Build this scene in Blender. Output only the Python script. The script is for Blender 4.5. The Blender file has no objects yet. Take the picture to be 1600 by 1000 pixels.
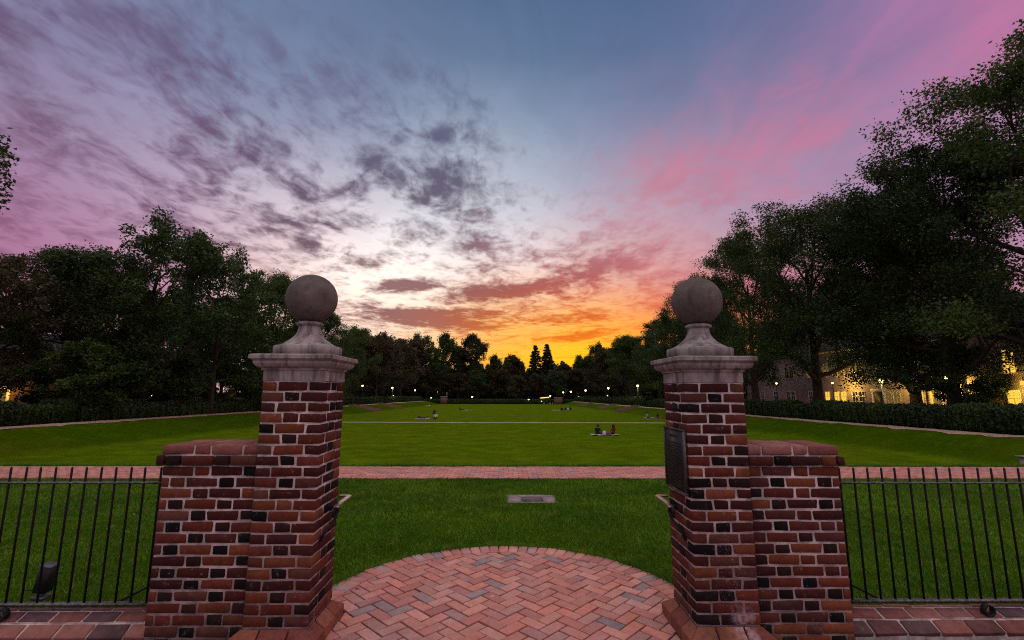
import bpy, math, random
import numpy as np
from mathutils import Vector, Matrix

# ------------------------------------------------------------------ camera
F_PX, PITCH, YAW, ROLL, CX0, CYP, EYE = 725.24, .1544, .0175, .0036, -.0126, 498., 1.74
sc = bpy.context.scene
col = sc.collection


def ray(px, py):
    a = (px - 800) / F_PX
    b = (py - CYP) / F_PX
    x = a * math.cos(ROLL) + b * math.sin(ROLL)
    y = -a * math.sin(ROLL) + b * math.cos(ROLL)
    u = -y
    yr = math.cos(PITCH) - u * math.sin(PITCH)
    z = math.sin(PITCH) + u * math.cos(PITCH)
    return Vector((x * math.cos(YAW) + yr * math.sin(YAW), -x * math.sin(YAW) + yr * math.cos(YAW), z))


def bearing(px, dist):          # world X that lies at the given picture column when dist metres ahead
    r = ray(px, 610)
    return CX0 + r.x / r.y * dist


def height_at(py, dist, px=790):
    r = ray(px, py)
    return EYE + r.z / r.y * dist


fw = ray(800, CYP).normalized()
rt = (ray(801, CYP) - ray(800, CYP)).normalized()
up = (ray(800, CYP) - ray(800, CYP + 1)).normalized()
cam_d = bpy.data.cameras.new("camera")
cam = bpy.data.objects.new("camera", cam_d)
col.objects.link(cam)
m = Matrix.Identity(4)
for i in range(3):
    m[i][0], m[i][1], m[i][2] = rt[i], up[i], -fw[i]
m[0][3], m[1][3], m[2][3] = CX0, 0, EYE
cam.matrix_world = m
cam_d.sensor_width = 36
cam_d.lens = 36 * F_PX / 1600
cam_d.shift_y = (CYP - 500) / 1600
cam_d.clip_end = 5000
cam_d.clip_start = .05
sc.camera = cam

# ------------------------------------------------------------------ sky
SUN_PX = (880, 560)
sd = ray(*SUN_PX).normalized()
SUN_AZ = math.atan2(sd.x, sd.y)
world = bpy.data.worlds.new("World")
sc.world = world
world.use_nodes = True
wt = world.node_tree
wt.nodes.clear()


class NT:
    def __init__(self, t):
        self.t = t

    def put(self, sock, v):
        if hasattr(v, 'node') or isinstance(v, bpy.types.NodeSocket):
            self.t.links.new(v, sock)
        elif sock.type == 'RGBA' and not isinstance(v, (int, float)) and len(v) == 3:
            sock.default_value = (*v, 1)
        else:
            sock.default_value = v

    def n(self, typ, ins=None, out=0, **kw):
        nd = self.t.nodes.new(typ)
        for k, v in kw.items():
            setattr(nd, k, v)
        for k, v in (ins or {}).items():
            self.put(nd.inputs[k], v)
        return nd.outputs[out]

    def m(self, op, a, b=0., c=0., clamp=False):
        return self.n('ShaderNodeMath', {0: a, 1: b, 2: c}, operation=op, use_clamp=clamp)

    def v(self, op, a, b=(0, 0, 0), c=(0, 0, 0), out=0):
        return self.n('ShaderNodeVectorMath', {0: a, 1: b, 2: c}, out=out, operation=op)

    def mix(self, f, a, b):
        nd = self.t.nodes.new('ShaderNodeMix')
        nd.data_type = 'RGBA'
        self.put(nd.inputs[0], f)
        self.put(nd.inputs[6], a)
        self.put(nd.inputs[7], b)
        return nd.outputs[2]

    def noise(self, vec, scale, detail=4, rough=.55, dist=0., out=0):
        return self.n('ShaderNodeTexNoise', {'Vector': vec, 'Scale': scale, 'Detail': detail, 'Roughness': rough, 'Distortion': dist}, out=out)

    def smooth(self, x, lo, hi, a=0., b=1.):
        return self.n('ShaderNodeMapRange', {0: x, 1: lo, 2: hi, 3: a, 4: b}, interpolation_type='SMOOTHSTEP')


def lin(c):
    return tuple(((v / 255 + .055) / 1.055) ** 2.4 if v / 255 > .04045 else v / 255 / 12.92 for v in c)


W = NT(wt)
direc = W.n('ShaderNodeTexCoord', out=0)
sep = wt.nodes.new('ShaderNodeSeparateXYZ')
wt.links.new(direc, sep.inputs[0])
dx, dy, dz = sep.outputs
# cloud sheet coordinates: the streets of cloud run away from the viewer
zc = W.m('ADD', W.m('MAXIMUM', dz, 0.0), .055)
cu = W.m('DIVIDE', dx, W.m('ADD', W.m('MAXIMUM', dz, 0.0), .20))
cv = W.m('DIVIDE', dy, zc)
P1 = W.n('ShaderNodeCombineXYZ', {0: W.m('MULTIPLY', cu, 1.8), 1: W.m('MULTIPLY', cv, .80), 2: 1.7})
P2 = W.n('ShaderNodeCombineXYZ', {0: W.m('MULTIPLY', cu, 5.6), 1: W.m('MULTIPLY', cv, 2.4), 2: 5.1})
P3 = W.n('ShaderNodeCombineXYZ', {0: W.m('MULTIPLY', cu, 17.), 1: W.m('MULTIPLY', cv, 8.), 2: 9.4})
n1 = W.noise(P1, 1.0, 7, .58, .9)
n2 = W.noise(P2, 1.0, 6, .62, 1.1)
n3 = W.noise(P3, 1.0, 3, .6, .4)
wob = W.v('MULTIPLY', W.v('SUBTRACT', W.noise(P1, 1.6, 4, .6, .3, out=1), (.5, .5, .5)), (.05, .04, .028))
wdir = W.v('NORMALIZE', W.v('ADD', direc, wob))
# colours of the evening sky by direction: clear tone, cloud tone, cloud cover
SKY = [
 (0, 0, (118,112,148), (108,96,130), .5), (0, 90, (138,116,150), (118,92,124), .5), (90, 30, (126,122,158), (112,100,136), .45), (220, 40, (116,120,156), (108,104,138), .4), (380, 30, (104,116,150), (100,104,138), .3),
 (560, 30, (92,112,148), (94,106,138), .2), (750, 30, (82,106,142), (84,102,136), .1), (950, 30, (76,100,138), (78,98,132), .1), (1120, 30, (84,104,144), (90,104,142), .1), (1300, 30, (104,110,154), (112,110,152), .2), (1440, 30, (136,116,166), (160,116,164), .4), (1550, 20, (180,116,166), (206,112,158), .6), (1600, 10, (196,112,160), (214,110,156), .6),
 (0, 190, (146,112,148), (120,88,116), .55), (100, 150, (158,140,176), (124,94,128), .55), (230, 150, (142,130,168), (122,96,130), .5), (340, 110, (120,122,158), (112,102,138), .4), (500, 120, (108,124,158), (104,106,138), .3), (680, 120, (100,120,154), (98,108,140), .2),
 (860, 120, (92,116,152), (92,112,146), .1), (1000, 130, (98,118,156), (100,116,152), .1), (1136, 140, (104,118,158), (108,116,156), .15), (1304, 95, (116,116,158), (126,118,160), .2), (1400, 120, (172,122,162), (214,120,156), .6), (1500, 82, (184,120,162), (218,118,156), .6), (1420, 60, (116,113,160), (124,114,160), .2), (1360, 75, (112,114,158), (118,114,158), .2), (1230, 130, (112,118,158), (122,118,158), .2),
 (0, 300, (170,110,148), (146,98,130), .5), (110, 240, (162,130,164), (126,92,124), .55), (230, 220, (170,150,182), (124,92,126), .58), (390, 185, (132,138,172), (104,88,122), .55), (480, 200, (138,146,178), (110,98,130), .45), (580, 180, (128,142,174), (106,104,134), .35), (720, 190, (126,146,176), (104,110,140), .25),
 (850, 210, (124,146,176), (112,128,158), .1), (968, 213, (118,134,168), (124,132,166), .15), (1080, 205, (120,128,164), (140,130,164), .2), (1200, 170, (128,124,162), (170,122,158), .3), (1293, 196, (190,124,156), (232,110,138), .7), (1230, 220, (176,132,164), (216,118,146), .6), (1390, 190, (166,142,178), (180,134,168), .3), (1480, 170, (168,138,174), (178,132,166), .3), (1590, 110, (182,126,166), (192,124,162), .4),
 (60, 385, (178,108,148), (166,104,142), .4), (60, 330, (174,116,152), (156,102,136), .45), (170, 300, (180,140,172), (130,92,124), .55), (280, 290, (196,166,192), (122,90,120), .58), (400, 265, (176,164,192), (112,90,120), .58), (500, 265, (170,172,196), (102,90,118), .5), (600, 250, (164,174,198), (94,90,116), .58), (680, 245, (168,180,202), (86,86,110), .66), (740, 275, (186,194,208), (84,82,106), .64), (700, 310, (206,208,216), (84,80,102), .6), (800, 295, (178,188,204), (112,108,132), .4),
 (880, 265, (152,166,190), (140,150,176), .15), (960, 270, (160,160,186), (190,150,170), .35), (1041, 288, (186,150,172), (220,126,140), .6), (1110, 262, (174,142,170), (216,120,144), .6), (1164, 240, (170,136,168), (222,120,146), .62), (1304, 255, (164,148,182), (172,142,174), .3), (1416, 250, (166,144,178), (174,136,168), .3), (1192, 308, (168,156,184), (176,146,172), .35), (1090, 330, (190,172,190), (170,138,160), .4), (1300, 330, (172,146,174), (170,130,158), .35),
 (250, 370, (196,136,166), (150,100,130), .45), (380, 335, (218,186,200), (112,84,108), .55), (460, 345, (216,196,206), (106,84,106), .58), (505, 332, (206,194,206), (92,76,98), .68), (580, 335, (220,214,220), (110,94,112), .45), (680, 355, (232,226,228), (128,112,126), .4), (780, 345, (214,212,220), (140,120,132), .35), (860, 330, (196,196,210), (170,150,164), .25), (940, 330, (202,180,194), (216,156,166), .45), (1020, 350, (206,178,192), (206,150,164), .4), (1136, 345, (188,160,180), (150,120,142), .45),
 (400, 410, (236,196,196), (150,104,120), .4), (459, 378, (240,212,206), (118,90,102), .62), (560, 402, (244,226,218), (112,84,94), .62), (520, 440, (270,252,236), (190,140,136), .1), (570, 452, (285,276,266), (200,160,150), .0), (640, 440, (252,240,230), (140,110,112), .5), (640, 400, (240,230,228), (150,124,130), .35), (720, 410, (240,228,226), (146,112,118), .45), (800, 395, (236,218,214), (176,120,126), .4), (860, 385, (234,212,208), (190,134,138), .4), (930, 405, (236,190,184), (150,74,84), .66), (1000, 398, (232,180,180), (160,84,94), .62), (1060, 395, (226,168,170), (196,116,128), .45), (1136, 403, (216,146,158), (200,122,140), .45), (1250, 420, (206,138,156), (190,120,140), .4),
 (430, 470, (250,214,190), (190,130,126), .3), (660, 474, (285,272,256), (190,136,126), .12), (590, 472, (280,262,240), (180,120,116), .2), (740, 455, (250,222,206), (150,82,88), .58), (828, 450, (250,218,200), (160,66,72), .66), (900, 440, (250,214,200), (156,66,74), .62), (968, 458, (248,196,168), (190,88,84), .5), (1040, 450, (240,176,160), (204,110,106), .42), (1110, 450, (228,152,146), (200,112,112), .4),
 (545, 492, (230,176,160), (112,70,86), .85), (610, 493, (236,184,160), (108,66,82), .88), (700, 498, (248,190,140), (122,68,78), .78), (770, 492, (252,190,130), (150,78,78), .55), (840, 488, (256,186,120), (176,80,66), .55), (912, 490, (258,150,60), (220,84,40), .55), (990, 490, (255,136,30), (232,92,30), .4), (1060, 490, (255,122,38), (226,88,44), .4), (1150, 490, (240,112,56), (214,88,60), .4),
 (560, 518, (250,206,166), (180,112,104), .35), (640, 520, (254,204,140), (200,118,96), .35), (710, 522, (255,180,80), (216,112,64), .35), (773, 520, (258,172,34), (232,118,36), .35), (828, 516, (258,160,14), (236,104,20), .4), (900, 517, (260,160,2), (240,104,10), .45), (996, 516, (260,152,0), (240,100,8), .4), (1090, 520, (255,134,14), (230,96,24), .4),
 (720, 545, (262,190,20), (240,130,20), .3), (800, 545, (290,222,0), (262,150,0), .25), (884, 537, (296,232,0), (262,146,0), .3), (940, 532, (296,230,0), (262,140,0), .3), (1020, 532, (284,196,0), (246,120,4), .35), (1120, 550, (256,140,10), (230,100,20), .35), (870, 575, (290,214,0), (250,140,0), .3),
 (330, 470, (222,166,176), (166,112,128), .4), (180, 440, (192,126,156), (160,104,134), .4), (0, 480, (178,112,148), (160,102,136), .4), (1350, 500, (214,124,120), (190,105,115), .4), (1480, 380, (178,140,168), (176,124,152), .35), (1590, 480, (184,126,148), (174,112,138), .4), (1590, 250, (176,134,170), (182,128,160), .4),
]
# the rest of the vault, out of view: the dusk going round, overhead brightened to light the ground, dull towards the east behind the viewer
VAULT = [((0, .55, .9), (166,170,182), (170,162,172), .3), ((0, -.1, 1), (214,208,200), (212,198,192), .35), ((-.9, .2, .6), (164,148,164), (150,126,142), .5), ((.9, .2, .6), (172,152,170), (196,146,160), .4),
         ((-1, .05, .12), (165,116,146), (150,104,132), .4), ((1, .05, .12), (170,124,148), (164,112,136), .4),
         ((0, -.75, .65), (176,166,164), (172,154,154), .4), ((-.8, -.6, .15), (112,98,126), (106,88,114), .4),
         ((.8, -.6, .15), (116,100,128), (110,90,116), .4), ((0, -1, .12), (88,82,108), (86,78,102), .4)]
EXPO = 1.0
KS = 2 ** -EXPO
for i_, (px, py, ca, cb, cv_) in enumerate(SKY):
    if px < 430 and py < 400:
        SKY[i_] = (px, py, (ca[0] * 1.02, ca[1] * 1.09, ca[2] * 1.06), tuple(v * .93 for v in cb), cv_)
    if 420 < px < 900 and 330 < py < 480:
        SKY[i_] = (px, py, tuple(v * 1.11 for v in ca), cb, cv_ * .85)
    if 480 < px < 960 and 425 < py < 505:
        SKY[i_] = (px, py, SKY[i_][2], tuple(v * .9 for v in cb), cv_)
CP = [(np.array(ray(px, py).normalized()), 170. if py < 380 else 330., 1., [v * KS for v in lin(ca)], [v * KS for v in lin(cb)], cv_ * (.74 if 480 < px < 1010 and py > 210 else .98)) for px, py, ca, cb, cv_ in SKY]
CP += [(np.array(Vector(dv).normalized()), 8., .002, lin(ca), lin(cb), cv_) for dv, ca, cb, cv_ in VAULT]
AZ = [-180, -130, -95, -70, -58] + [x * 4.6 for x in range(-11, 12)] + [60, 74, 100]
EL = [1, 3.5, 5.2, 7, 9, 11.2, 13.6, 16.2, 19, 22, 25.3, 29, 33, 38, 44, 55, 75]


def field(az, el):
    d = np.array([math.sin(math.radians(az)) * math.cos(math.radians(el)), math.cos(math.radians(az)) * math.cos(math.radians(el)), math.sin(math.radians(el))])
    A_, B_, C_, w_ = np.zeros(3), np.zeros(3), 0., 1e-30
    for c_, k_, amp, ca, cb, cc in CP:
        w = amp * math.exp(k_ * (c_.dot(d) - 1))
        A_, B_, C_, w_ = A_ + w * np.array(ca), B_ + w * np.array(cb), C_ + w * cc, w_ + w
    return A_ / w_, B_ / w_, C_ / w_


ws_ = wt.nodes.new('ShaderNodeSeparateXYZ')
wt.links.new(wdir, ws_.inputs[0])
azim = W.m('MULTIPLY_ADD', W.m('ARCTAN2', ws_.outputs[0], ws_.outputs[1]), 1 / (2 * math.pi), .5)
elev = W.m('MULTIPLY', W.m('ARCSINE', ws_.outputs[2]), 180 / math.pi)
skyA = skyB = cov = None
for r_, el in enumerate(EL):
    na, nb = wt.nodes.new('ShaderNodeValToRGB'), wt.nodes.new('ShaderNodeValToRGB')
    for nd in (na, nb):
        while len(nd.color_ramp.elements) < len(AZ):
            nd.color_ramp.elements.new(.5)
        wt.links.new(azim, nd.inputs[0])
    for i, az in enumerate(AZ):
        A_, B_, C_ = field(az, el)
        for nd, c_, al in ((na, A_, 1.), (nb, B_, C_)):
            e = nd.color_ramp.elements[i]
            e.position = az / 360 + .5
            e.color = (*c_, al)
    if skyA is None:
        skyA, skyB, cov = na.outputs[0], nb.outputs[0], nb.outputs[1]
    else:
        f_ = W.n('ShaderNodeMapRange', {0: elev, 1: float(EL[r_ - 1]), 2: float(el), 3: 0., 4: 1.})
        skyA = W.mix(f_, skyA, na.outputs[0])
        skyB = W.mix(f_, skyB, nb.outputs[0])
        nd = wt.nodes.new('ShaderNodeMix')
        wt.links.new(f_, nd.inputs[0])
        wt.links.new(cov, nd.inputs[2])
        wt.links.new(nb.outputs[1], nd.inputs[3])
        cov = nd.outputs[0]
# single cloud bars and banks: ends (as seen from the gate), half width, cover
BARS = [((528, 489), (815, 501), 12, .95), ((675, 467), (895, 438), 10, .84), ((850, 442), (1075, 384), 15, .84), ((570, 453), (705, 437), 8, .78), ((560, 262), (800, 300), 36, .70), ((640, 222), (735, 222), 26, .58),
        ((492, 344), (572, 346), 15, .74), ((445, 373), (508, 384), 11, .74), ((532, 400), (606, 414), 9, .78), ((670, 397), (805, 373), 15, .58), ((705, 427), (805, 411), 7, .62),
        ((845, 533), (965, 519), 5, .8), ((800, 507), (1010, 484), 8, .62), ((990, 305), (1095, 266), 15, .72), ((1215, 232), (1330, 176), 20, .78)]


def azel(px, py):
    d = ray(px, py).normalized()
    return math.degrees(math.atan2(d.x, d.y)), math.degrees(math.asin(d.z))


azd = W.m('MULTIPLY_ADD', azim, 360., -180.)
boost = None
for (p0, p1, hw, st_) in BARS:
    a0, e0 = azel(*p0)
    a1, e1 = azel(*p1)
    hwd = hw / 725 * 57.3 * math.cos(math.radians((e0 + e1) / 2)) ** 2
    ca_ = math.cos(math.radians((e0 + e1) / 2))
    L_ = math.hypot((a1 - a0) * ca_, e1 - e0) / 2
    tx, ty = (a1 - a0) * ca_ / (2 * L_), (e1 - e0) / (2 * L_)
    da = W.m('MULTIPLY_ADD', azd, ca_, -ca_ * (a0 + a1) / 2)
    de = W.m('ADD', elev, -(e0 + e1) / 2)
    u_ = W.m('MULTIPLY_ADD', da, tx / (L_ * 1.3), W.m('MULTIPLY', de, ty / (L_ * 1.3)))
    v_ = W.m('MULTIPLY_ADD', da, -ty / (hwd * 2.0), W.m('MULTIPLY', de, tx / (hwd * 2.0)))
    q_ = W.m('MULTIPLY_ADD', u_, u_, W.m('MULTIPLY', v_, v_))
    b_ = W.m('MULTIPLY', W.m('EXPONENT', W.m('MULTIPLY', q_, -1.1)), st_)
    boost = b_ if boost is None else W.m('MAXIMUM', boost, b_)
cov = W.m('MAXIMUM', cov, boost)
nz = W.m('ADD', W.m('ADD', W.m('MULTIPLY', n1, .32), W.m('MULTIPLY', n2, .40)), W.m('MULTIPLY', n3, .28))
nz = W.m('MULTIPLY_ADD', nz, 1.55, -.275)
thr = W.m('MULTIPLY_ADD', cov, -.46, .73)
soft = W.smooth(dx, .02, .45, .15, .20)
lo = W.m('SUBTRACT', thr, soft)
hi = W.m('ADD', thr, soft)
mask = W.smooth(nz, lo, hi)
skyc = W.mix(mask, skyA, skyB)
fine = W.m('MULTIPLY_ADD', W.m('SUBTRACT', n2, .5), .32, 1.0)
skyc = W.v('MULTIPLY', skyc, W.n('ShaderNodeCombineXYZ', {0: fine, 1: fine, 2: fine}))
nish = wt.nodes.new('ShaderNodeTexSky')
nish.sky_type = 'NISHITA'
nish.sun_disc = False
nish.sun_elevation = math.radians(.6)
nish.sun_rotation = SUN_AZ
nish.altitude = 0
bg1 = W.n('ShaderNodeBackground', {0: skyc, 1: 1.0})
bg2 = W.n('ShaderNodeBackground', {0: nish.outputs[0], 1: 0.002})
wo = wt.nodes.new('ShaderNodeOutputWorld')
wt.links.new(W.n('ShaderNodeAddShader', {0: bg1, 1: bg2}), wo.inputs[0])

# ------------------------------------------------------------------ sun (already at the horizon, behind the trees)
sl = bpy.data.lights.new("sun", 'SUN')
sl.energy = .35
sl.angle = math.radians(3)
sl.color = (1, .55, .25)
so = bpy.data.objects.new("sun", sl)
col.objects.link(so)
so.rotation_euler = (-Vector((math.sin(SUN_AZ), math.cos(SUN_AZ), math.tan(math.radians(1.2))))).to_track_quat('-Z', 'Y').to_euler()

sc.view_settings.view_transform = 'Standard'
sc.view_settings.look = 'None'
sc.view_settings.exposure = EXPO
sc.view_settings.gamma = 1.0
sc.view_settings.use_curve_mapping = False
sc.render.engine = 'CYCLES'
sc.cycles.filter_width = 1.1
sc.cycles.use_denoising = False
sc.cycles.max_bounces = 5
sc.cycles.diffuse_bounces = 3
sc.cycles.transparent_max_bounces = 4
sc.cycles.caustics_reflective = False
sc.cycles.caustics_refractive = False
sc.cycles.sample_clamp_indirect = 4
world.cycles.sampling_method = 'MANUAL'
world.cycles.sample_map_resolution = 512


# ------------------------------------------------------------------ helpers
def tag(o, label=None, cat=None, group=None, kind=None):
    if label:
        o['label'] = label
    if cat:
        o['category'] = cat
    if group:
        o['group'] = group
    if kind:
        o['kind'] = kind
    return o


def empty(name, loc=(0, 0, 0), label=None, cat=None, group=None, kind=None, rz=0.):
    o = bpy.data.objects.new(name, None)
    o.empty_display_size = .2
    col.objects.link(o)
    o.location = loc
    o.rotation_euler = (0, 0, rz)
    return tag(o, label, cat, group, kind)


def obj(name, me, mt=None, parent=None, loc=(0, 0, 0), rot=(0, 0, 0)):
    o = bpy.data.objects.new(name, me)
    col.objects.link(o)
    if mt is not None and len(me.materials) == 0:
        me.materials.append(mt)
    o.location = loc
    o.rotation_euler = rot
    if parent is not None:
        o.parent = parent
    return o


def qmesh(name, V, Fs, smooth=False):
    """mesh from an (n,3) array and one or several (m,k) face arrays"""
    V = np.asarray(V, dtype=np.float32)
    if isinstance(Fs, np.ndarray):
        Fs = [Fs]
    Fs = [np.asarray(f, dtype=np.int32) for f in Fs if len(f)]
    me = bpy.data.meshes.new(name)
    me.vertices.add(len(V))
    me.vertices.foreach_set('co', V.ravel())
    idx = np.concatenate([f.ravel() for f in Fs])
    starts, p = [], 0
    for f in Fs:
        k = f.shape[1]
        starts.append(p + np.arange(len(f)) * k)
        p += f.size
    starts = np.concatenate(starts)
    me.loops.add(len(idx))
    me.loops.foreach_set('vertex_index', idx)
    me.polygons.add(len(starts))
    me.polygons.foreach_set('loop_start', starts.astype(np.int32))
    if smooth:
        me.polygons.foreach_set('use_smooth', np.ones(len(starts), dtype=bool))
    me.update(calc_edges=True)
    me.validate()
    return me


BOXF = np.array([[0, 3, 2, 1], [4, 5, 6, 7], [0, 1, 5, 4], [1, 2, 6, 5], [2, 3, 7, 6], [3, 0, 4, 7]])


def box_v(x0, x1, y0, y1, z0, z1):
    return np.array([[x0, y0, z0], [x1, y0, z0], [x1, y1, z0], [x0, y1, z0], [x0, y0, z1], [x1, y0, z1], [x1, y1, z1], [x0, y1, z1]], dtype=float)


class Geo:
    def __init__(self):
        self.V, self.F4, self.F3, self.n = [], [], [], 0

    def add(self, v, f4=None, f3=None):
        v = np.asarray(v, dtype=float)
        if f4 is not None and len(f4):
            self.F4.append(np.asarray(f4) + self.n)
        if f3 is not None and len(f3):
            self.F3.append(np.asarray(f3) + self.n)
        self.V.append(v)
        self.n += len(v)

    def box(self, *a):
        self.add(box_v(*a), BOXF)

    def tube(self, pts, radii, sides=6, caps=True, squash=None):
        pts = np.asarray(pts, dtype=float)
        n = len(pts)
        tang = np.gradient(pts, axis=0)
        tang /= np.linalg.norm(tang, axis=1)[:, None] + 1e-9
        ref = np.array([0, 0, 1.]) if abs(tang[0][2]) < .9 else np.array([1., 0, 0])
        vs = []
        for i in range(n):
            a = np.cross(tang[i], ref)
            a /= np.linalg.norm(a) + 1e-9
            b = np.cross(tang[i], a)
            ang = np.arange(sides) / sides * 2 * math.pi + math.pi / sides
            r = radii[i] if hasattr(radii, '__len__') else radii
            vs.append(pts[i] + r * (np.cos(ang)[:, None] * a + np.sin(ang)[:, None] * b))
            ref = -np.cross(tang[i], a) if False else ref
        v = np.concatenate(vs)
        k = np.arange(sides)
        f = []
        for i in range(n - 1):
            f.append(np.stack([i * sides + k, i * sides + (k + 1) % sides, (i + 1) * sides + (k + 1) % sides, (i + 1) * sides + k], 1))
        f3 = None
        if caps:
            v = np.concatenate([v, pts[:1], pts[-1:]])
            c0, c1 = n * sides, n * sides + 1
            f3 = np.concatenate([np.stack([np.full(sides, c0), (k + 1) % sides, k], 1), np.stack([np.full(sides, c1), (n - 1) * sides + k, (n - 1) * sides + (k + 1) % sides], 1)])
        self.add(v, np.concatenate(f), f3)

    def mesh(self, name, smooth=False):
        fs = []
        if self.F4:
            fs.append(np.concatenate(self.F4))
        if self.F3:
            fs.append(np.concatenate(self.F3))
        return qmesh(name, np.concatenate(self.V), fs, smooth)


def lathe(profile, seg=40):
    """profile of (radius, z); returns verts, quads"""
    k = np.arange(seg)
    ang = k / seg * 2 * math.pi
    v = np.concatenate([np.stack([r * np.cos(ang), r * np.sin(ang), np.full(seg, z)], 1) for r, z in profile])
    f = np.concatenate([np.stack([i * seg + k, i * seg + (k + 1) % seg, (i + 1) * seg + (k + 1) % seg, (i + 1) * seg + k], 1) for i in range(len(profile) - 1)])
    return v, f


def chamfer_box(sx, sy, sz, b, jit=0., seed=0):
    rng = np.random.default_rng(seed)
    V, idx = [], {}
    h = (sx / 2, sy / 2, sz / 2)
    for ix in (-1, 1):
        for iy in (-1, 1):
            for iz in (-1, 1):
                s = (ix, iy, iz)
                off = rng.uniform(-jit, jit, 3)
                bb = b * rng.uniform(.6, 1.7)
                for ax in range(3):
                    p = [s[i] * (h[i] - (0 if i == ax else bb)) + off[i] for i in range(3)]
                    idx[(s, ax)] = len(V)
                    V.append(p)
    f4, f3 = [], []
    for ax in range(3):
        o1, o2 = (ax + 1) % 3, (ax + 2) % 3
        for s in (-1, 1):
            ring = []
            for a, c in ((-1, -1), (1, -1), (1, 1), (-1, 1)):
                t = [0, 0, 0]
                t[ax], t[o1], t[o2] = s, a, c
                ring.append(idx[(tuple(t), ax)])
            f4.append(ring if s > 0 else ring[::-1])
        for a in (-1, 1):
            for c in (-1, 1):
                t0, t1 = [0, 0, 0], [0, 0, 0]
                t0[ax], t1[ax] = -1, 1
                t0[o1] = t1[o1] = a
                t0[o2] = t1[o2] = c
                q = [idx[(tuple(t0), o1)], idx[(tuple(t1), o1)], idx[(tuple(t1), o2)], idx[(tuple(t0), o2)]]
                f4.append(q if a * c < 0 else q[::-1])
    for ix in (-1, 1):
        for iy in (-1, 1):
            for iz in (-1, 1):
                s = (ix, iy, iz)
                t = [idx[(s, 0)], idx[(s, 1)], idx[(s, 2)]]
                f3.append(t if ix * iy * iz > 0 else t[::-1])
    return np.array(V), np.array(f4), np.array(f3)


_bm = {}


def brick_mesh(sx, sy, sz, mt, variants=4, b=.0048, jit=.0028):
    key = (round(sx, 3), round(sy, 3), round(sz, 3), mt.name)
    if key not in _bm:
        L = []
        for i in range(variants):
            v, f4, f3 = chamfer_box(sx, sy, sz, b, jit, hash(key[:3]) % 1000 + i * 17)
            me = qmesh('brick', v, [f4, f3])
            me.materials.append(mt)
            L.append(me)
        _bm[key] = L
    return random.choice(_bm[key])


random.seed(4)


def put_brick(parent, c, size, mt, tint, rz=0., name='brick', wob=.0012, rx=0.):
    me = brick_mesh(*size, mt)
    o = bpy.data.objects.new(name, me)
    col.objects.link(o)
    o.parent = parent
    o.location = (c[0] + random.uniform(-wob, wob), c[1] + random.uniform(-wob, wob), c[2] + random.uniform(-wob, wob))
    o.rotation_euler = (rx + random.uniform(-.005, .005), random.uniform(-.009, .009), rz + random.uniform(-.005, .005))
    o.scale = (random.uniform(.975, 1.006), 1, random.uniform(.955, 1.012))
    o.color = (*tint, 1)
    return o


# ------------------------------------------------------------------ materials
def new_mat(name):
    mt = bpy.data.materials.new(name)
    mt.use_nodes = True
    t = mt.node_tree
    t.nodes.clear()
    N = NT(t)
    out = t.nodes.new('ShaderNodeOutputMaterial')
    return mt, N, out


def finish(mt, N, out, base, rough=.8, bump=None, bstr=.3, bdist=.01, metal=0., spec=.3, **kw):
    ins = {'Base Color': base, 'Roughness': rough, 'Metallic': metal, 'Specular IOR Level': spec}
    ins.update(kw)
    if bump is not None:
        ins['Normal'] = N.n('ShaderNodeBump', {'Strength': bstr, 'Distance': bdist, 'Height': bump})
    N.t.links.new(N.n('ShaderNodeBsdfPrincipled', ins), out.inputs[0])
    return mt


def simple(name, c1, c2=None, scale=6., rough=.8, bstr=.2, bdist=.01, metal=0., spec=.3, detail=5):
    mt, N, out = new_mat(name)
    p = N.n('ShaderNodeTexCoord', out=3)
    n = N.noise(p, scale, detail, .6)
    c2 = c2 or tuple(v * .6 for v in c1)
    base = N.mix(N.smooth(n, .35, .68), c2, c1)
    return finish(mt, N, out, base, rough, N.noise(p, scale * 6, 4, .6), bstr, bdist, metal, spec)


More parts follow.
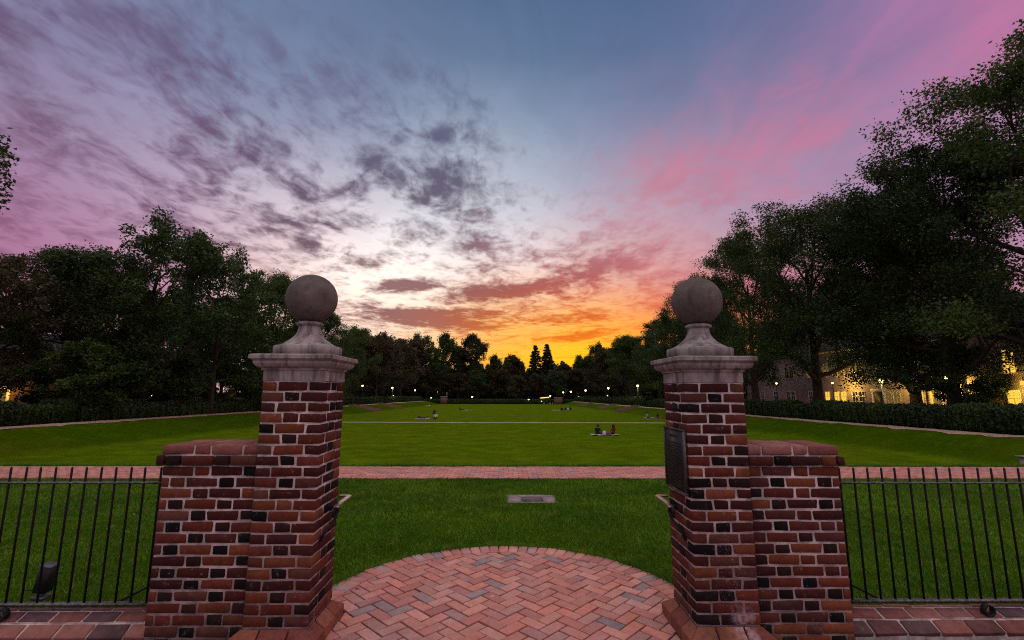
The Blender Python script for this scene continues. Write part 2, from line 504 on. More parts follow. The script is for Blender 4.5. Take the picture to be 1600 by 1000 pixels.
def make_brick_mat():
    mt, N, out = new_mat('brick_red')
    oi = N.t.nodes.new('ShaderNodeObjectInfo')
    g = N.n('ShaderNodeNewGeometry')
    p = N.n('ShaderNodeTexCoord', out=3)
    pr = N.v('ADD', p, N.n('ShaderNodeCombineXYZ', {0: N.m('MULTIPLY', oi.outputs['Random'], 37.), 1: N.m('MULTIPLY', oi.outputs['Random'], 91.), 2: 0.}))
    a = N.noise(pr, 22, 5, .65)
    c = N.noise(pr, 90, 4, .7)
    tone = N.m('MULTIPLY_ADD', a, 1.1, .45)
    base = N.v('MULTIPLY', oi.outputs['Color'], N.n('ShaderNodeCombineXYZ', {0: tone, 1: tone, 2: tone}))
    base = N.mix(N.smooth(c, .56, .74, 0, .35), base, (.035, .022, .02))
    # lime left over from pointing
    base = N.mix(N.smooth(N.noise(g, 26, 6, .75), .58, .74, 0, .6), base, (.34, .285, .25))
    base = N.mix(N.smooth(N.noise(g, 2.3, 5, .65), .50, .72, 0, .6), base, (.030, .020, .016))
    # pale salt bloom running down the front of one pier
    s = N.t.nodes.new('ShaderNodeSeparateXYZ')
    N.t.links.new(g, s.inputs[0])
    nx = N.m('ADD', s.outputs[0], N.m('MULTIPLY', N.m('SUBTRACT', N.noise(g, 5, 3, .6), .5), .3))
    along = N.m('MULTIPLY_ADD', s.outputs[2], .10, 1.69)      # the streak leans as it rises
    dxx = N.m('ABSOLUTE', N.m('SUBTRACT', nx, N.m('SUBTRACT', 3.36, along)))
    band = N.m('MULTIPLY', N.smooth(dxx, .02, .11, 1, 0), N.smooth(s.outputs[2], .30, .16, 0, 1))
    band = N.m('MULTIPLY', band, N.smooth(N.noise(g, 24, 4, .65), .36, .58))
    spx = N.m('ABSOLUTE', N.m('SUBTRACT', s.outputs[0], 1.60))
    speck = N.m('MULTIPLY', N.m('MULTIPLY', N.smooth(spx, .04, .13, 1, 0), N.m('MULTIPLY', N.smooth(s.outputs[2], .78, .66), N.smooth(s.outputs[2], .18, .3))), N.smooth(N.noise(g, 95, 2, .6), .62, .70))
    onright = N.m('GREATER_THAN', s.outputs[0], 1.3)
    pale = N.m('MULTIPLY', onright, N.m('MAXIMUM', N.m('MULTIPLY', band, .75), N.m('MULTIPLY', speck, .7)))
    base = N.mix(pale, base, (.46, .38, .40))
    h = N.m('ADD', N.m('MULTIPLY', a, .7), N.m('MULTIPLY', c, .5))
    return finish(mt, N, out, base, .9, h, .75, .007, spec=.1)


def make_mortar():
    mt, N, out = new_mat('mortar')
    g = N.n('ShaderNodeNewGeometry')
    a = N.noise(g, 9, 5, .65)
    b = N.noise(g, 120, 4, .7)
    base = N.mix(N.smooth(a, .38, .66), (.33, .29, .255), (.64, .585, .52))
    base = N.mix(N.smooth(b, .55, .75, 0, .5), base, (.14, .115, .11))
    return finish(mt, N, out, base, .95, b, .6, .006, spec=.15)


def make_stone():
    mt, N, out = new_mat('cast_stone')
    g = N.n('ShaderNodeNewGeometry')
    s = N.t.nodes.new('ShaderNodeSeparateXYZ')
    N.t.links.new(g, s.inputs[0])
    a = N.noise(g, 6, 6, .65)
    st = N.n('ShaderNodeCombineXYZ', {0: N.m('MULTIPLY', s.outputs[0], 16.), 1: N.m('MULTIPLY', s.outputs[1], 16.), 2: N.m('MULTIPLY', s.outputs[2], 2.2)})
    streak = N.noise(st, 1, 5, .65)
    fine = N.noise(g, 150, 4, .7)
    base = N.mix(N.smooth(a, .34, .68), (.235, .228, .20), (.43, .42, .38))
    base = N.mix(N.smooth(streak, .45, .66, 0, .85), base, (.105, .098, .088))
    base = N.mix(N.smooth(fine, .54, .74, 0, .35), base, (.12, .105, .10))
    return finish(mt, N, out, base, .9, fine, .5, .004, spec=.2)


def make_ball_stone():
    mt, N, out = new_mat('weathered_stone')
    g = N.n('ShaderNodeTexCoord', out=3)
    a = N.noise(g, 5, 6, .7)
    fine = N.noise(g, 90, 4, .7)
    base = N.mix(N.smooth(a, .30, .72), (.095, .086, .074), (.185, .170, .146))
    base = N.mix(N.smooth(N.noise(g, 11, 6, .75), .54, .74, 0, .7), base, (.065, .056, .052))
    oi = N.t.nodes.new('ShaderNodeObjectInfo')
    sp = N.t.nodes.new('ShaderNodeSeparateXYZ')
    N.t.links.new(g, sp.inputs[0])
    st = N.n('ShaderNodeCombineXYZ', {0: N.m('MULTIPLY_ADD', sp.outputs[0], 22., N.m('MULTIPLY', oi.outputs['Random'], 40.)), 1: N.m('MULTIPLY', sp.outputs[1], 22.), 2: N.m('MULTIPLY', sp.outputs[2], 3.)})
    base = N.mix(N.smooth(N.noise(st, 1, 5, .65), .52, .72, 0, .6), base, (.06, .052, .045))
    base = N.mix(N.smooth(N.noise(g, 28, 4, .75), .63, .72, 0, .6), base, (.30, .29, .24))
    base = N.mix(N.smooth(fine, .55, .75, 0, .3), base, (.34, .30, .26))
    return finish(mt, N, out, base, .92, N.m('ADD', fine, a), .5, .006, spec=.2)


def make_paver():
    mt, N, out = new_mat('paving_brick')
    oi = N.t.nodes.new('ShaderNodeObjectInfo')
    g = N.n('ShaderNodeNewGeometry')
    a = N.noise(g, 14, 5, .65)
    b = N.noise(g, 130, 4, .7)
    tone = N.m('MULTIPLY_ADD', a, .75, .62)
    base = N.v('MULTIPLY', oi.outputs['Color'], N.n('ShaderNodeCombineXYZ', {0: tone, 1: tone, 2: tone}))
    base = N.mix(N.smooth(b, .55, .74, 0, .40), base, (.17, .11, .10))
    base = N.mix(N.smooth(N.noise(g, 3.1, 5, .6), .5, .7, 0, .28), base, (.56, .46, .44))
    base = N.mix(N.smooth(N.noise(g, 7.3, 3, .5), .70, .75, 0, .5), base, (.62, .55, .57))
    return finish(mt, N, out, base, .72, N.m('ADD', a, b), .55, .005, spec=.35)


def make_ground():
    mt, N, out = new_mat('turf')
    g = N.n('ShaderNodeNewGeometry')
    s = N.t.nodes.new('ShaderNodeSeparateXYZ')
    N.t.links.new(g, s.inputs[0])
    big = N.noise(g, .09, 4, .6, .4)
    mid = N.noise(g, .9, 5, .65)
    fin = N.noise(g, 22, 4, .75)
    # mown garden floor is yellower turf than the rougher grass of banks and verge
    wx = N.m('ADD', s.outputs[0], N.m('MULTIPLY', N.m('SUBTRACT', big, .5), 3.))
    floor_ = N.m('MULTIPLY', N.m('MULTIPLY', N.smooth(wx, -26.6, -25.2), N.smooth(wx, 24.4, 23.2)), N.smooth(s.outputs[1], 14., 17.))
    tuft = N.noise(g, 2.8, 6, .78)
    rough_g = N.mix(N.smooth(mid, .35, .68), (.048, .130, .002), (.088, .190, .003))
    rough_g = N.mix(N.smooth(tuft, .40, .62, .65, 0), rough_g, (.020, .055, .001))
    rough_g = N.mix(N.smooth(N.noise(g, .55, 5, .7), .56, .72, 0, .6), rough_g, (.095, .085, .012))
    mown = N.mix(N.smooth(mid, .3, .72), (.116, .220, .004), (.168, .280, .006))
    base = N.mix(floor_, rough_g, mown)
    base = N.mix(N.smooth(big, .42, .66, 0, .6), base, (.165, .180, .010))
    base = N.mix(N.smooth(N.noise(g, 1.7, 3, .6), .64, .74, 0, .45), base, (.20, .18, .03))
    base = N.mix(N.smooth(fin, .35, .75, .45, 0), base, (.028, .045, .002))
    sw = N.n('ShaderNodeCombineXYZ', {0: N.m('MULTIPLY', s.outputs[0], .5), 1: N.m('MULTIPLY', s.outputs[1], .55), 2: 0.})
    base = N.mix(N.smooth(N.noise(sw, 1., 6, .7), .36, .66, .55, 0), base, (.042, .085, .001))
    # bare soil under the trees beyond the hedges
    soil = N.m('MAXIMUM', N.smooth(s.outputs[0], -32.2, -33.4), N.m('MAXIMUM', N.smooth(s.outputs[0], 28.6, 29.8), N.smooth(s.outputs[1], 199.5, 202)))
    base = N.mix(N.m('MULTIPLY', soil, .85), base, (.055, .040, .025))
    return finish(mt, N, out, base, .95, N.m('ADD', fin, N.m('MULTIPLY', mid, .6)), .9, .06, spec=0.)


def make_leaf(name, c1, c2, c3, trans=.25):
    mt, N, out = new_mat(name)
    g = N.n('ShaderNodeNewGeometry')
    oi = N.t.nodes.new('ShaderNodeObjectInfo')
    a = N.noise(g, .55, 3, .6)
    b = N.noise(g, 5., 2, .6)
    base = N.mix(N.smooth(a, .38, .64), c1, c2)
    base = N.mix(N.smooth(b, .5, .75, 0, .75), base, c3)
    tone = N.m('MULTIPLY_ADD', oi.outputs['Random'], .5, .75)
    base = N.v('MULTIPLY', base, N.n('ShaderNodeCombineXYZ', {0: tone, 1: tone, 2: tone}))
    pb = N.n('ShaderNodeBsdfPrincipled', {'Base Color': base, 'Roughness': .55, 'Specular IOR Level': .3})
    tr = N.n('ShaderNodeBsdfTranslucent', {0: base})
    mx = N.n('ShaderNodeMixShader', {0: trans, 1: pb, 2: tr})
    N.t.links.new(mx, out.inputs[0])
    return mt


def emit(name, c, s):
    mt, N, out = new_mat(name)
    N.t.links.new(N.n('ShaderNodeEmission', {0: c, 1: s}), out.inputs[0])
    return mt


def glass_dark(name):
    mt, N, out = new_mat(name)
    return finish(mt, N, out, (.02, .022, .025), .08, spec=.5)


def make_iron():
    mt, N, out = new_mat('black_iron')
    g = N.n('ShaderNodeNewGeometry')
    a = N.noise(g, 60, 4, .6)
    base = N.mix(N.smooth(a, .5, .75, 0, .4), (.012, .012, .014), (.035, .028, .024))
    return finish(mt, N, out, base, N.smooth(a, .3, .7, .5, .7), a, .15, .002, spec=.2)


M = dict(
    brick=make_brick_mat(), mortar=make_mortar(), stone=make_stone(), ball=make_ball_stone(), paver=make_paver(), ground=make_ground(), iron=make_iron(),
    sand=simple('joint_sand', (.030, .024, .020), (.014, .012, .010), 30, .95),
    rail=simple('worn_bronze_rail', (.62, .47, .38), (.34, .25, .20), 30, .3, .1, .002, .85, .5),
    bronze=simple('dark_bronze', (.020, .024, .022), (.011, .013, .012), 25, .5, .2, .002, .3, .4),
    bronze_edge=simple('rubbed_bronze', (.10, .10, .09), (.05, .05, .045), 30, .4, .1, .002, .6, .5),
    concrete=simple('concrete', (.34, .29, .27), (.22, .19, .18), 9, .9, .4, .004),
    plate=simple('steel_plate', (.10, .105, .115), (.06, .06, .07), 12, .5, .3, .003, .4, .4),
    mulch=simple('pine_mulch', (.56, .40, .28), (.30, .20, .14), 7, .95, .9, .04),
    gravel=simple('pale_gravel', (.42, .36, .22), (.30, .26, .16), 8, .95, .5, .02),
    bark=simple('bark', (.055, .043, .034), (.025, .02, .017), 5, .95, .9, .04),
    leaf_green=make_leaf('leaf_green', (.032, .074, .011), (.056, .102, .014), (.095, .118, .020)),
    leaf_dark=make_leaf('leaf_dark', (.026, .064, .013), (.047, .094, .016), (.078, .112, .023)),
    leaf_olive=make_leaf('leaf_olive', (.040, .044, .014), (.065, .066, .018), (.095, .080, .022)),
    leaf_pale=make_leaf('leaf_pale', (.075, .080, .028), (.11, .105, .035), (.15, .13, .05)),
    leaf_brown=make_leaf('leaf_brown', (.045, .040, .014), (.060, .050, .017), (.080, .058, .020)),
    leaf_hedge=make_leaf('leaf_hedge', (.018, .045, .009), (.032, .072, .010), (.058, .095, .014), .12),
    needle=make_leaf('needle', (.018, .028, .011), (.028, .040, .014), (.040, .050, .018), .1),
    blade=make_leaf('grass_blade', (.052, .165, .004), (.108, .260, .006), (.215, .285, .022), .3),
    rail_iron=simple('pale_iron_rail', (.16, .155, .15), (.06, .058, .056), 40, .42, .1, .002, .7, .5),  # rails paler than the bars, the sky's reflection put into their colour
    lamp=emit('lamp_glow', (1, .60, .20), 5.5), lamp_white=emit('lamp_glow_white', (1, .76, .46), 2.2),
    lit=emit('lit_window', (1, .54, .05), .62), lit_dim=emit('lit_window_dim', (1, .58, .14), .07), strip=emit('lit_awning', (1, .52, .12), 1.6),
    glass=glass_dark('dark_glass'), white=simple('white_paint', (.72, .69, .66), (.6, .58, .55), 5, .6, .1, .003),
    stucco=simple('pale_wall', (.50, .42, .36), (.42, .35, .30), 3, .9, .05, .003), darkwall=simple('old_brick_wall', (.20, .10, .075), (.12, .07, .055), 8, .9, .4, .006),
    roof=simple('slate_roof', (.035, .032, .032), (.02, .02, .02), 6, .8, .4, .01), door=simple('dark_door', (.02, .03, .028), (.015, .02, .02), 6, .5),
    skin=simple('skin', (.42, .26, .19), (.36, .21, .15), 20, .6, .05, .001), black_cloth=simple('black_cloth', (.015, .016, .022), (.008, .008, .012), 20, .9),
    navy=simple('navy_cloth', (.02, .025, .045), (.012, .015, .03), 20, .9), red=simple('red_cloth', (.26, .022, .012), (.15, .012, .008), 14, .9),
    white_cloth=simple('white_cloth', (.72, .70, .74), (.55, .53, .58), 12, .9), blue=simple('pale_blue_cloth', (.28, .36, .50), (.2, .26, .4), 14, .9),
    grey=simple('grey_cloth', (.20, .19, .20), (.12, .12, .13), 14, .9), hair=simple('dark_hair', (.018, .012, .009), (.01, .007, .006), 30, .6),
    blanket=simple('pale_blanket', (.62, .58, .52), (.45, .40, .38), 5, .95), plum=simple('plum_cloth', (.20, .10, .14), (.1, .05, .07), 12, .9),
    orange=simple('orange_cloth', (.5, .14, .03), (.3, .08, .02), 12, .9), flood=simple('black_housing', (.012, .012, .014), (.008, .008, .01), 20, .4, .1, .002, 0, .5),
)

REDS = [(.118, .031, .019), (.094, .025, .017), (.146, .042, .022), (.070, .021, .015), (.058, .019, .015), (.124, .038, .025), (.185, .064, .029), (.050, .018, .015), (.085, .030, .023), (.110, .048, .032), (.155, .052, .021)]
DARKS = [(.010, .008, .008), (.014, .010, .009), (.024, .012, .010), (.008, .008, .008), (.034, .015, .012)]


def red():
    c = random.choice(REDS)
    k = random.uniform(.8, 1.2)
    return tuple(v * k for v in c)


def dark():
    return random.choice(DARKS)


# ------------------------------------------------------------------ ground
def sstep(x, a, b):
    t = np.clip((x - a) / (b - a), 0, 1)
    return t * t * (3 - 2 * t)


def terrain(x, y):
    x = np.asarray(x, dtype=float)
    y = np.asarray(y, dtype=float)
    yy = np.clip(y, -50, 205)
    lawn = -1.5 - .012 * yy + .13 * sstep(yy, 60.95, 61.15)
    top = -.38 - .0105 * yy
    near = -.03 - .07 * sstep(y, 5, 10)
    t = sstep(y, 11, 28)
    top = near * (1 - t) + top * t
    lin_l = np.clip((-25.2 - x) / 5.6, 0, 1)
    lin_r = np.clip((x - 23.4) / 4.0, 0, 1)
    bank = np.maximum(lin_l, lin_r)
    bank = .35 * bank + .65 * bank * bank * (3 - 2 * bank)
    bank = np.maximum(bank, 1 - sstep(y, 11.75, 17.5))
    fade = sstep(y, 185, 205)
    z = lawn * (1 - bank) + top * bank
    far = -1.5 - .012 * 205 + .13
    z = z * (1 - fade * (bank > 0)) + far * fade * (bank > 0) + 0 * z
    return z


def tz(x, y):
    return float(terrain(x, y))


xs = np.unique(np.concatenate([np.linspace(-700, -60, 12), np.linspace(-60, -34, 14), np.linspace(-34, -24, 26), np.linspace(-24, 22, 60), np.linspace(22, 30, 24), np.linspace(30, 60, 14), np.linspace(60, 700, 12)]))
ys = np.unique(np.concatenate([np.linspace(-60, 3, 10), np.linspace(3, 11.6, 16), np.linspace(11.6, 18, 22), np.linspace(18, 60.9, 40), [60.95, 61.0, 61.05, 61.1, 61.15], np.linspace(61.3, 205, 60), np.linspace(205, 1500, 14)]))
gx, gy = np.meshgrid(xs, ys)
gz = terrain(gx, gy)
rngG = np.random.default_rng(2)
gz = gz + np.where((gy > 18) & (np.abs(gx) < 40), rngG.normal(0, .012, gz.shape), 0)
nx_, ny_ = len(xs), len(ys)
ii, jj = np.meshgrid(np.arange(nx_ - 1), np.arange(ny_ - 1))
q = (jj * nx_ + ii).ravel()
gme = qmesh('ground', np.stack([gx.ravel(), gy.ravel(), gz.ravel()], 1), np.stack([q, q + 1, q + nx_ + 1, q + nx_], 1), True)
ground = tag(obj('ground', gme, M['ground']), kind='structure')


def strip(name, x0f, x1f, yvals, mt, lift, seed, wob=.12, across=5):
    """ribbon running along y, draped over the ground, with ragged edges"""
    r = np.random.default_rng(seed)
    V = []
    for y in yvals:
        a, b = x0f + r.normal(0, wob), x1f + r.normal(0, wob)
        for k in range(across):
            x = a + (b - a) * k / (across - 1)
            V.append((x, y, tz(x, y) + lift * (1.0 if 0 < k < across - 1 else .3) + r.normal(0, .01)))
    n = len(yvals)
    f = [[i * across + k, i * across + k + 1, (i + 1) * across + k + 1, (i + 1) * across + k] for i in range(n - 1) for k in range(across - 1)]
    return obj(name, qmesh(name, np.array(V), np.array(f)), mt)


tag(strip('mulch_bed', -32.9, -30.7, np.arange(14, 186, .8), M['mulch'], .05, 5), kind='structure')
tag(strip('mulch_bed', 27.2, 28.9, np.arange(14, 186, .8), M['mulch'], .05, 6), kind='structure')
# pale gravel walk across the garden floor
V = []
rr = np.random.default_rng(8)
for x in np.arange(-25.6, 23.9, .5):
    for k, y in enumerate((58.9, 59.6, 60.2, 60.85)):
        V.append((x, y + rr.normal(0, .05), tz(x, y) + .02))
nn = len(V) // 4
f = [[i * 4 + k, (i + 1) * 4 + k, (i + 1) * 4 + k + 1, i * 4 + k + 1] for i in range(nn - 1) for k in range(3)]
tag(obj('gravel_walk', qmesh('gravel_walk', np.array(V), np.array(f)), M['gravel']), kind='structure')

# ------------------------------------------------------------------ brick walk beyond the lawn
PY0, PY1 = 10.12, 11.58
bed = Geo()
bed.box(-20, 20, PY0 - .01, PY1 + .01, -.3, -.078)
walk = tag(obj('brick_walk', bed.mesh('brick_walk'), M['sand']), kind='structure')
PINKS = [(.57, .25, .185), (.52, .21, .16), (.61, .29, .21), (.45, .195, .155), (.54, .27, .205), (.46, .24, .195), (.59, .235, .165)]
GREYS = [(.34, .245, .225), (.28, .22, .21), (.38, .27, .24)]


def pave_tint():
    c = random.choice(PINKS) if random.random() < .91 else random.choice(GREYS)
    k = random.uniform(.86, 1.14)
    return tuple(v * k for v in c)


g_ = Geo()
g_.box(-20, 20, PY1 + .012, PY1 + .20, -.3, -.088)  # dark strip standing in for the shadow at the cut turf edge
tag(obj('shade_edge', g_.mesh('shade_edge'), simple('shaded_soil', (.016, .013, .009), (.008, .007, .005), 20, .95)), kind='structure')
joined = {}
rows = int((PY1 - PY0) / .112)
cand = []
for r_ in range(rows):
    y = PY0 + .056 + r_ * .112
    off = (r_ % 2) * .105 + random.uniform(-.01, .01)
    for k in range(-92, 93):
        cand.append((abs(k * .212 + off) + 3 * (y - PY0), k * .212 + off, y))
cand.sort()
for n_, (_, x, y) in enumerate(cand):
    zt = -.098 + .018 + random.gauss(0, .0025)
    if n_ < 290:
        put_brick(walk, (x, y, zt), (.2, .1, .05), M['paver'], pave_tint(), 0)
    else:
        joined.setdefault(random.randrange(5), Geo()).box(x - .1, x + .1, y - .05, y + .05, zt - .025, zt + .025)
for k, g_ in joined.items():
    o = tag(obj('bricks_beyond', g_.mesh('bricks_beyond'), M['paver'], walk), kind='stuff')
    o.color = (*PINKS[k], 1)

# ------------------------------------------------------------------ round landing of herringbone brick inside the gate
GC = (0.0, 3.96)
RO, RI = 1.65, 1.448
bedV = [(0, 3.5, -.014)]
bed = Geo()
ang = np.linspace(0, math.pi, 49)
ringp = np.stack([GC[0] + (RO - .004) * np.cos(ang), GC[1] + (RO - .004) * np.sin(ang), np.full(49, -.013)], 1)
bed.add(np.concatenate([[[0, 3.96, -.013]], ringp]), None, np.array([[0, i + 1, i + 2] for i in range(48)]))
bed.box(-1.29, 1.29, 3.40, 3.965, -.1, -.0132)
bed.box(-7, 7, -5, 3.40, -.1, -.0134)
landing = tag(obj('brick_landing', bed.mesh('brick_landing'), M['sand']), kind='structure')
U = .1055
c45 = math.cos(math.pi / 4)


def to_w(u, v):
    return (U * (u - v) * c45 + .03, U * (u + v) * c45 + 3.2)


def clip_poly(poly, inside, cut):
    out_ = []
    for i in range(len(poly)):
        a, b = poly[i], poly[(i + 1) % len(poly)]
        ia, ib = inside(a), inside(b)
        if ia:
            out_.append(a)
        if ia != ib:
            lo_, hi_ = (a, b)
            for _ in range(24):
                md = ((lo_[0] + hi_[0]) / 2, (lo_[1] + hi_[1]) / 2)
                if inside(md) == ia:
                    lo_ = md
                else:
                    hi_ = md
            out_.append(lo_)
    return out_


def prism(poly, z0, z1, mt, parent, tint, name='brick'):
    cx = sum(p[0] for p in poly) / len(poly)
    cy = sum(p[1] for p in poly) / len(poly)
    n = len(poly)
    b = .0035
    top = [(cx + (p[0] - cx) * (1 - b / .06), cy + (p[1] - cy) * (1 - b / .06), z1) for p in poly]
    mid = [(p[0], p[1], z1 - b) for p in poly]
    bot = [(p[0], p[1], z0) for p in poly]
    V = np.array([(x - cx, y - cy, z) for x, y, z in top + mid + bot])
    me = bpy.data.meshes.new(name)
    fs = [list(range(n))] + [[n + i, n + (i + 1) % n, (i + 1) % n, i] for i in range(n)] + [[2 * n + i, 2 * n + (i + 1) % n, n + (i + 1) % n, n + i] for i in range(n)]
    me.from_pydata([tuple(v) for v in V], [], fs)
    me.materials.append(mt)
    o = bpy.data.objects.new(name, me)
    col.objects.link(o)
    o.parent = parent
    o.location = (cx, cy, random.gauss(0, .003))
    o.rotation_euler = (random.gauss(0, .012), random.gauss(0, .012), random.gauss(0, .008))
    o.color = (*tint, 1)
    return o


stuffL = Geo()
XS = 1.262
for a in range(-60, 60):
    for b in range(-60, 60):
        c_ = (a - b) % 4
        if c_ == 0:
            r4 = [(a, b), (a + 2, b), (a + 2, b + 1), (a, b + 1)]
        elif c_ == 3:
            r4 = [(a, b), (a + 1, b), (a + 1, b + 2), (a, b + 2)]
        else:
            continue
        cu_ = sum(p[0] for p in r4) / 4
        cv_ = sum(p[1] for p in r4) / 4
        gp = .055
        poly = [to_w(cu_ + (p[0] - cu_) - math.copysign(gp, p[0] - cu_), cv_ + (p[1] - cv_) - math.copysign(gp, p[1] - cv_)) for p in r4]
        wx, wy = to_w(cu_, cv_)
        if wy > 5.6 or wy < -1 or abs(wx) > 3.5:
            continue
        if wy > 4.04:
            inside = lambda p: (p[0] - GC[0]) ** 2 + (p[1] - GC[1]) ** 2 < (RI - .006) ** 2
        elif wy > 3.34:
            inside = lambda p: abs(p[0]) < XS
        else:
            inside = lambda p: p[1] < 3.405 or abs(p[0]) < XS
        ins = [inside(p) for p in poly]
        if not any(ins):
            continue
        if not all(ins):
            poly = clip_poly(poly, inside, None)
            if len(poly) < 3:
                continue
            ar = abs(sum(poly[i][0] * poly[(i + 1) % len(poly)][1] - poly[(i + 1) % len(poly)][0] * poly[i][1] for i in range(len(poly)))) / 2
            if ar < .0012:
                continue
        if wy > 3.5:
            prism(poly, -.055, 0, M['paver'], landing, pave_tint())
        elif len(poly) == 4:
            n0 = stuffL.n
            stuffL.add([(p[0], p[1], -.05) for p in poly] + [(p[0], p[1], 0) for p in poly], BOXF)
o = tag(obj('bricks_before_gate', stuffL.mesh('bricks_before_gate'), M['paver'], landing), kind='stuff')
o.color = (.42, .22, .2, 1)
nb = 45
for i in range(nb):
    th = math.radians(2.6) + (math.pi - math.radians(5.2)) * (i + .5) / nb
    rm = (RO + RI) / 2
    put_brick(landing, (GC[0] + rm * math.cos(th), GC[1] + rm * math.sin(th), -.026), (.196, .098, .056), M['paver'], pave_tint(), th, wob=.002)

# ------------------------------------------------------------------ gate pillars
COURSE, BH, JT = .0762, .0652, .0115
ZBAND = EYE + .0669
PF, PB = 3.489, 3.946          # front and back of the piers
PIN, PW = 1.3434, .4487


def square_loft(profile, name, mt, parent, loc, bev=.004):
    V, Fq = [], []
    for h, z in profile:
        b = bev
        for x, y in ((-h + b, -h), (h - b, -h), (h, -h + b), (h, h - b), (h - b, h), (-h + b, h), (-h, h - b), (-h, -h + b)):
            V.append((x, y, z))
    n = len(profile)
    for i in range(n - 1):
        for k in range(8):
            Fq.append([i * 8 + k, i * 8 + (k + 1) % 8, (i + 1) * 8 + (k + 1) % 8, (i + 1) * 8 + k])
    me = bpy.data.meshes.new(name)
    me.from_pydata(V, [], Fq + [list(range(7, -1, -1)), list(range((n - 1) * 8, n * 8))])
    return obj(name, me, mt, parent, loc)


def gate_pillar(side, label):
    cx = side * (PIN + PW / 2)
    cy = (PF + PB) / 2
    t = empty('gate_pillar', (cx, cy, 0), label, 'gate pillar')
    core = Geo()
    h = PW / 2
    core.box(-h + .0058, h - .0058, -.2285 + .0058, .2285 - .0058, .0, ZBAND)
    obj('mortar_core', core.mesh('mortar_core'), M['mortar'], t)
    a = (PW - .105 - 2 * JT) / 2
    st = PW - 2 * .105 - 2 * JT
    for k in range(22):
        z = ZBAND - COURSE * (k + .5)
        frontA = (k % 2 == 1)          # three-quarter, header, three-quarter on the front
        yh = .2285
        for sx in (-1, 1):
            for sy in (-1, 1):
                size = (a, .105, BH) if frontA else (.105, a, BH)
                put_brick(t, (sx * (h - size[0] / 2), sy * (yh - size[1] / 2), z), size, M['brick'], red() if random.random() < .86 else dark())
        dep = .06
        for sy in (-1, 1):
            w = .105 if frontA else st
            c = dark() if (frontA and random.random() < .86) else red()
            put_brick(t, (0, sy * (yh - dep / 2), z), (w, dep, BH), M['brick'], c)
        st2 = 2 * yh - 2 * .105 - 2 * JT
        for sx in (-1, 1):
            w = st2 if frontA else 2 * yh - 2 * a - 2 * JT
            c = dark() if (not frontA and random.random() < .75) else red()
            put_brick(t, (sx * (h - dep / 2), 0, z), (dep, w, BH), M['brick'], c)
    # stepped base with a sloping top
    zt = ZBAND - 22 * COURSE
    pj = .075
    lip = .068
    pg = Geo()
    pg.box(-h - pj + .012, h + pj - .012, -yh - pj + .012, yh + pj - .012, -.08, lip - .012)
    obj('plinth_core', pg.mesh('plinth_core'), M['mortar'], t)

    def sloped(p0, p1, nrm, n):          # bricks with sloped tops along one side, p0 to p1 at the outer foot
        d = (p1 - p0)
        L = d.length
        d.normalize()
        for i in range(n):
            s0, s1 = L * i / n + (.005 if i else 0), L * (i + 1) / n - (.005 if i < n - 1 else 0)
            e0 = pj if i == 0 else 0
            e1 = pj if i == n - 1 else 0
            A, B = p0 + d * s0, p0 + d * s1
            top0, top1 = p0 + d * (s0 + e0) + nrm * pj, p0 + d * (s1 - e1) + nrm * pj
            V = [(*A, .012), (*B, .012), (*B, lip), (*A, lip), (*(top1), zt - .004), (*(top0), zt - .004), (*top1, .012), (*top0, .012)]
            me = bpy.data.meshes.new('brick')
            c = Vector(np.mean(V, axis=0))
            me.from_pydata([tuple(Vector(v) - c) for v in V], [], [[0, 1, 2, 3], [3, 2, 4, 5], [0, 3, 5, 7], [1, 6, 4, 2], [7, 5, 4, 6], [0, 7, 6, 1]])
            me.materials.append(M['brick'])
            o = bpy.data.objects.new('brick', me)
            col.objects.link(o)
            md = o.modifiers.new('bevel', 'BEVEL')
            md.width = .006
            md.segments = 2
            o.parent = t
            o.location = c + Vector((random.gauss(0, .001), random.gauss(0, .001), random.gauss(0, .001)))
            cc = random.choice([(.26, .10, .06), (.24, .085, .052), (.29, .12, .07), (.20, .07, .05)])
            o.color = (*cc, 1)
            o2 = put_brick(t, (*(((A + B) / 2 + nrm * .05)), -.025), (abs(d.x) * (s1 - s0) + abs(nrm.x) * .1, abs(d.y) * (s1 - s0) + abs(nrm.y) * .1, .066), M['brick'], cc)
    X, Y = h + pj, yh + pj
    sloped(Vector((-X, -Y)), Vector((X, -Y)), Vector((0, 1)), 3)
    sloped(Vector((X, -Y)), Vector((X, Y)), Vector((-1, 0)), 3)
    sloped(Vector((X, Y)), Vector((-X, Y)), Vector((0, -1)), 3)
    sloped(Vector((-X, Y)), Vector((-X, -Y)), Vector((1, 0)), 3)
    # stone cap
    z0 = ZBAND
    square_loft([(.226, z0 + .001), (.226, z0 + .082)], 'stone_band', M['stone'], t, (0, 0, 0))
    square_loft([(.238, z0 + .082), (.238, z0 + .096), (.250, z0 + .099), (.268, z0 + .110), (.281, z0 + .128), (.284, z0 + .145), (.279, z0 + .151), (.290, z0 + .154), (.294, z0 + .161)], 'cornice', M['stone'], t, (0, 0, 0))
    square_loft([(.303, z0 + .161), (.305, z0 + .164), (.305, z0 + .189), (.300, z0 + .194), (.26, z0 + .200)], 'cap_slab', M['stone'], t, (0, 0, 0))
    zz = z0 + .198
    v, f4 = lathe([(0, zz), (.252, zz), (.252, zz + .068), (.246, zz + .074), (.222, zz + .077)], 56)
    obj('pedestal_disc', qmesh('pedestal_disc', v, f4, False), M['stone'], t)
    prof = []
    for i in range(15):
        u = i / 14
        prof.append((.082 + .142 * (1 - u) ** 2.3, zz + .0755 + .165 * u))
    v, f4 = lathe(prof, 48)
    obj('finial_neck', qmesh('finial_neck', v, f4, True), M['stone'], t)
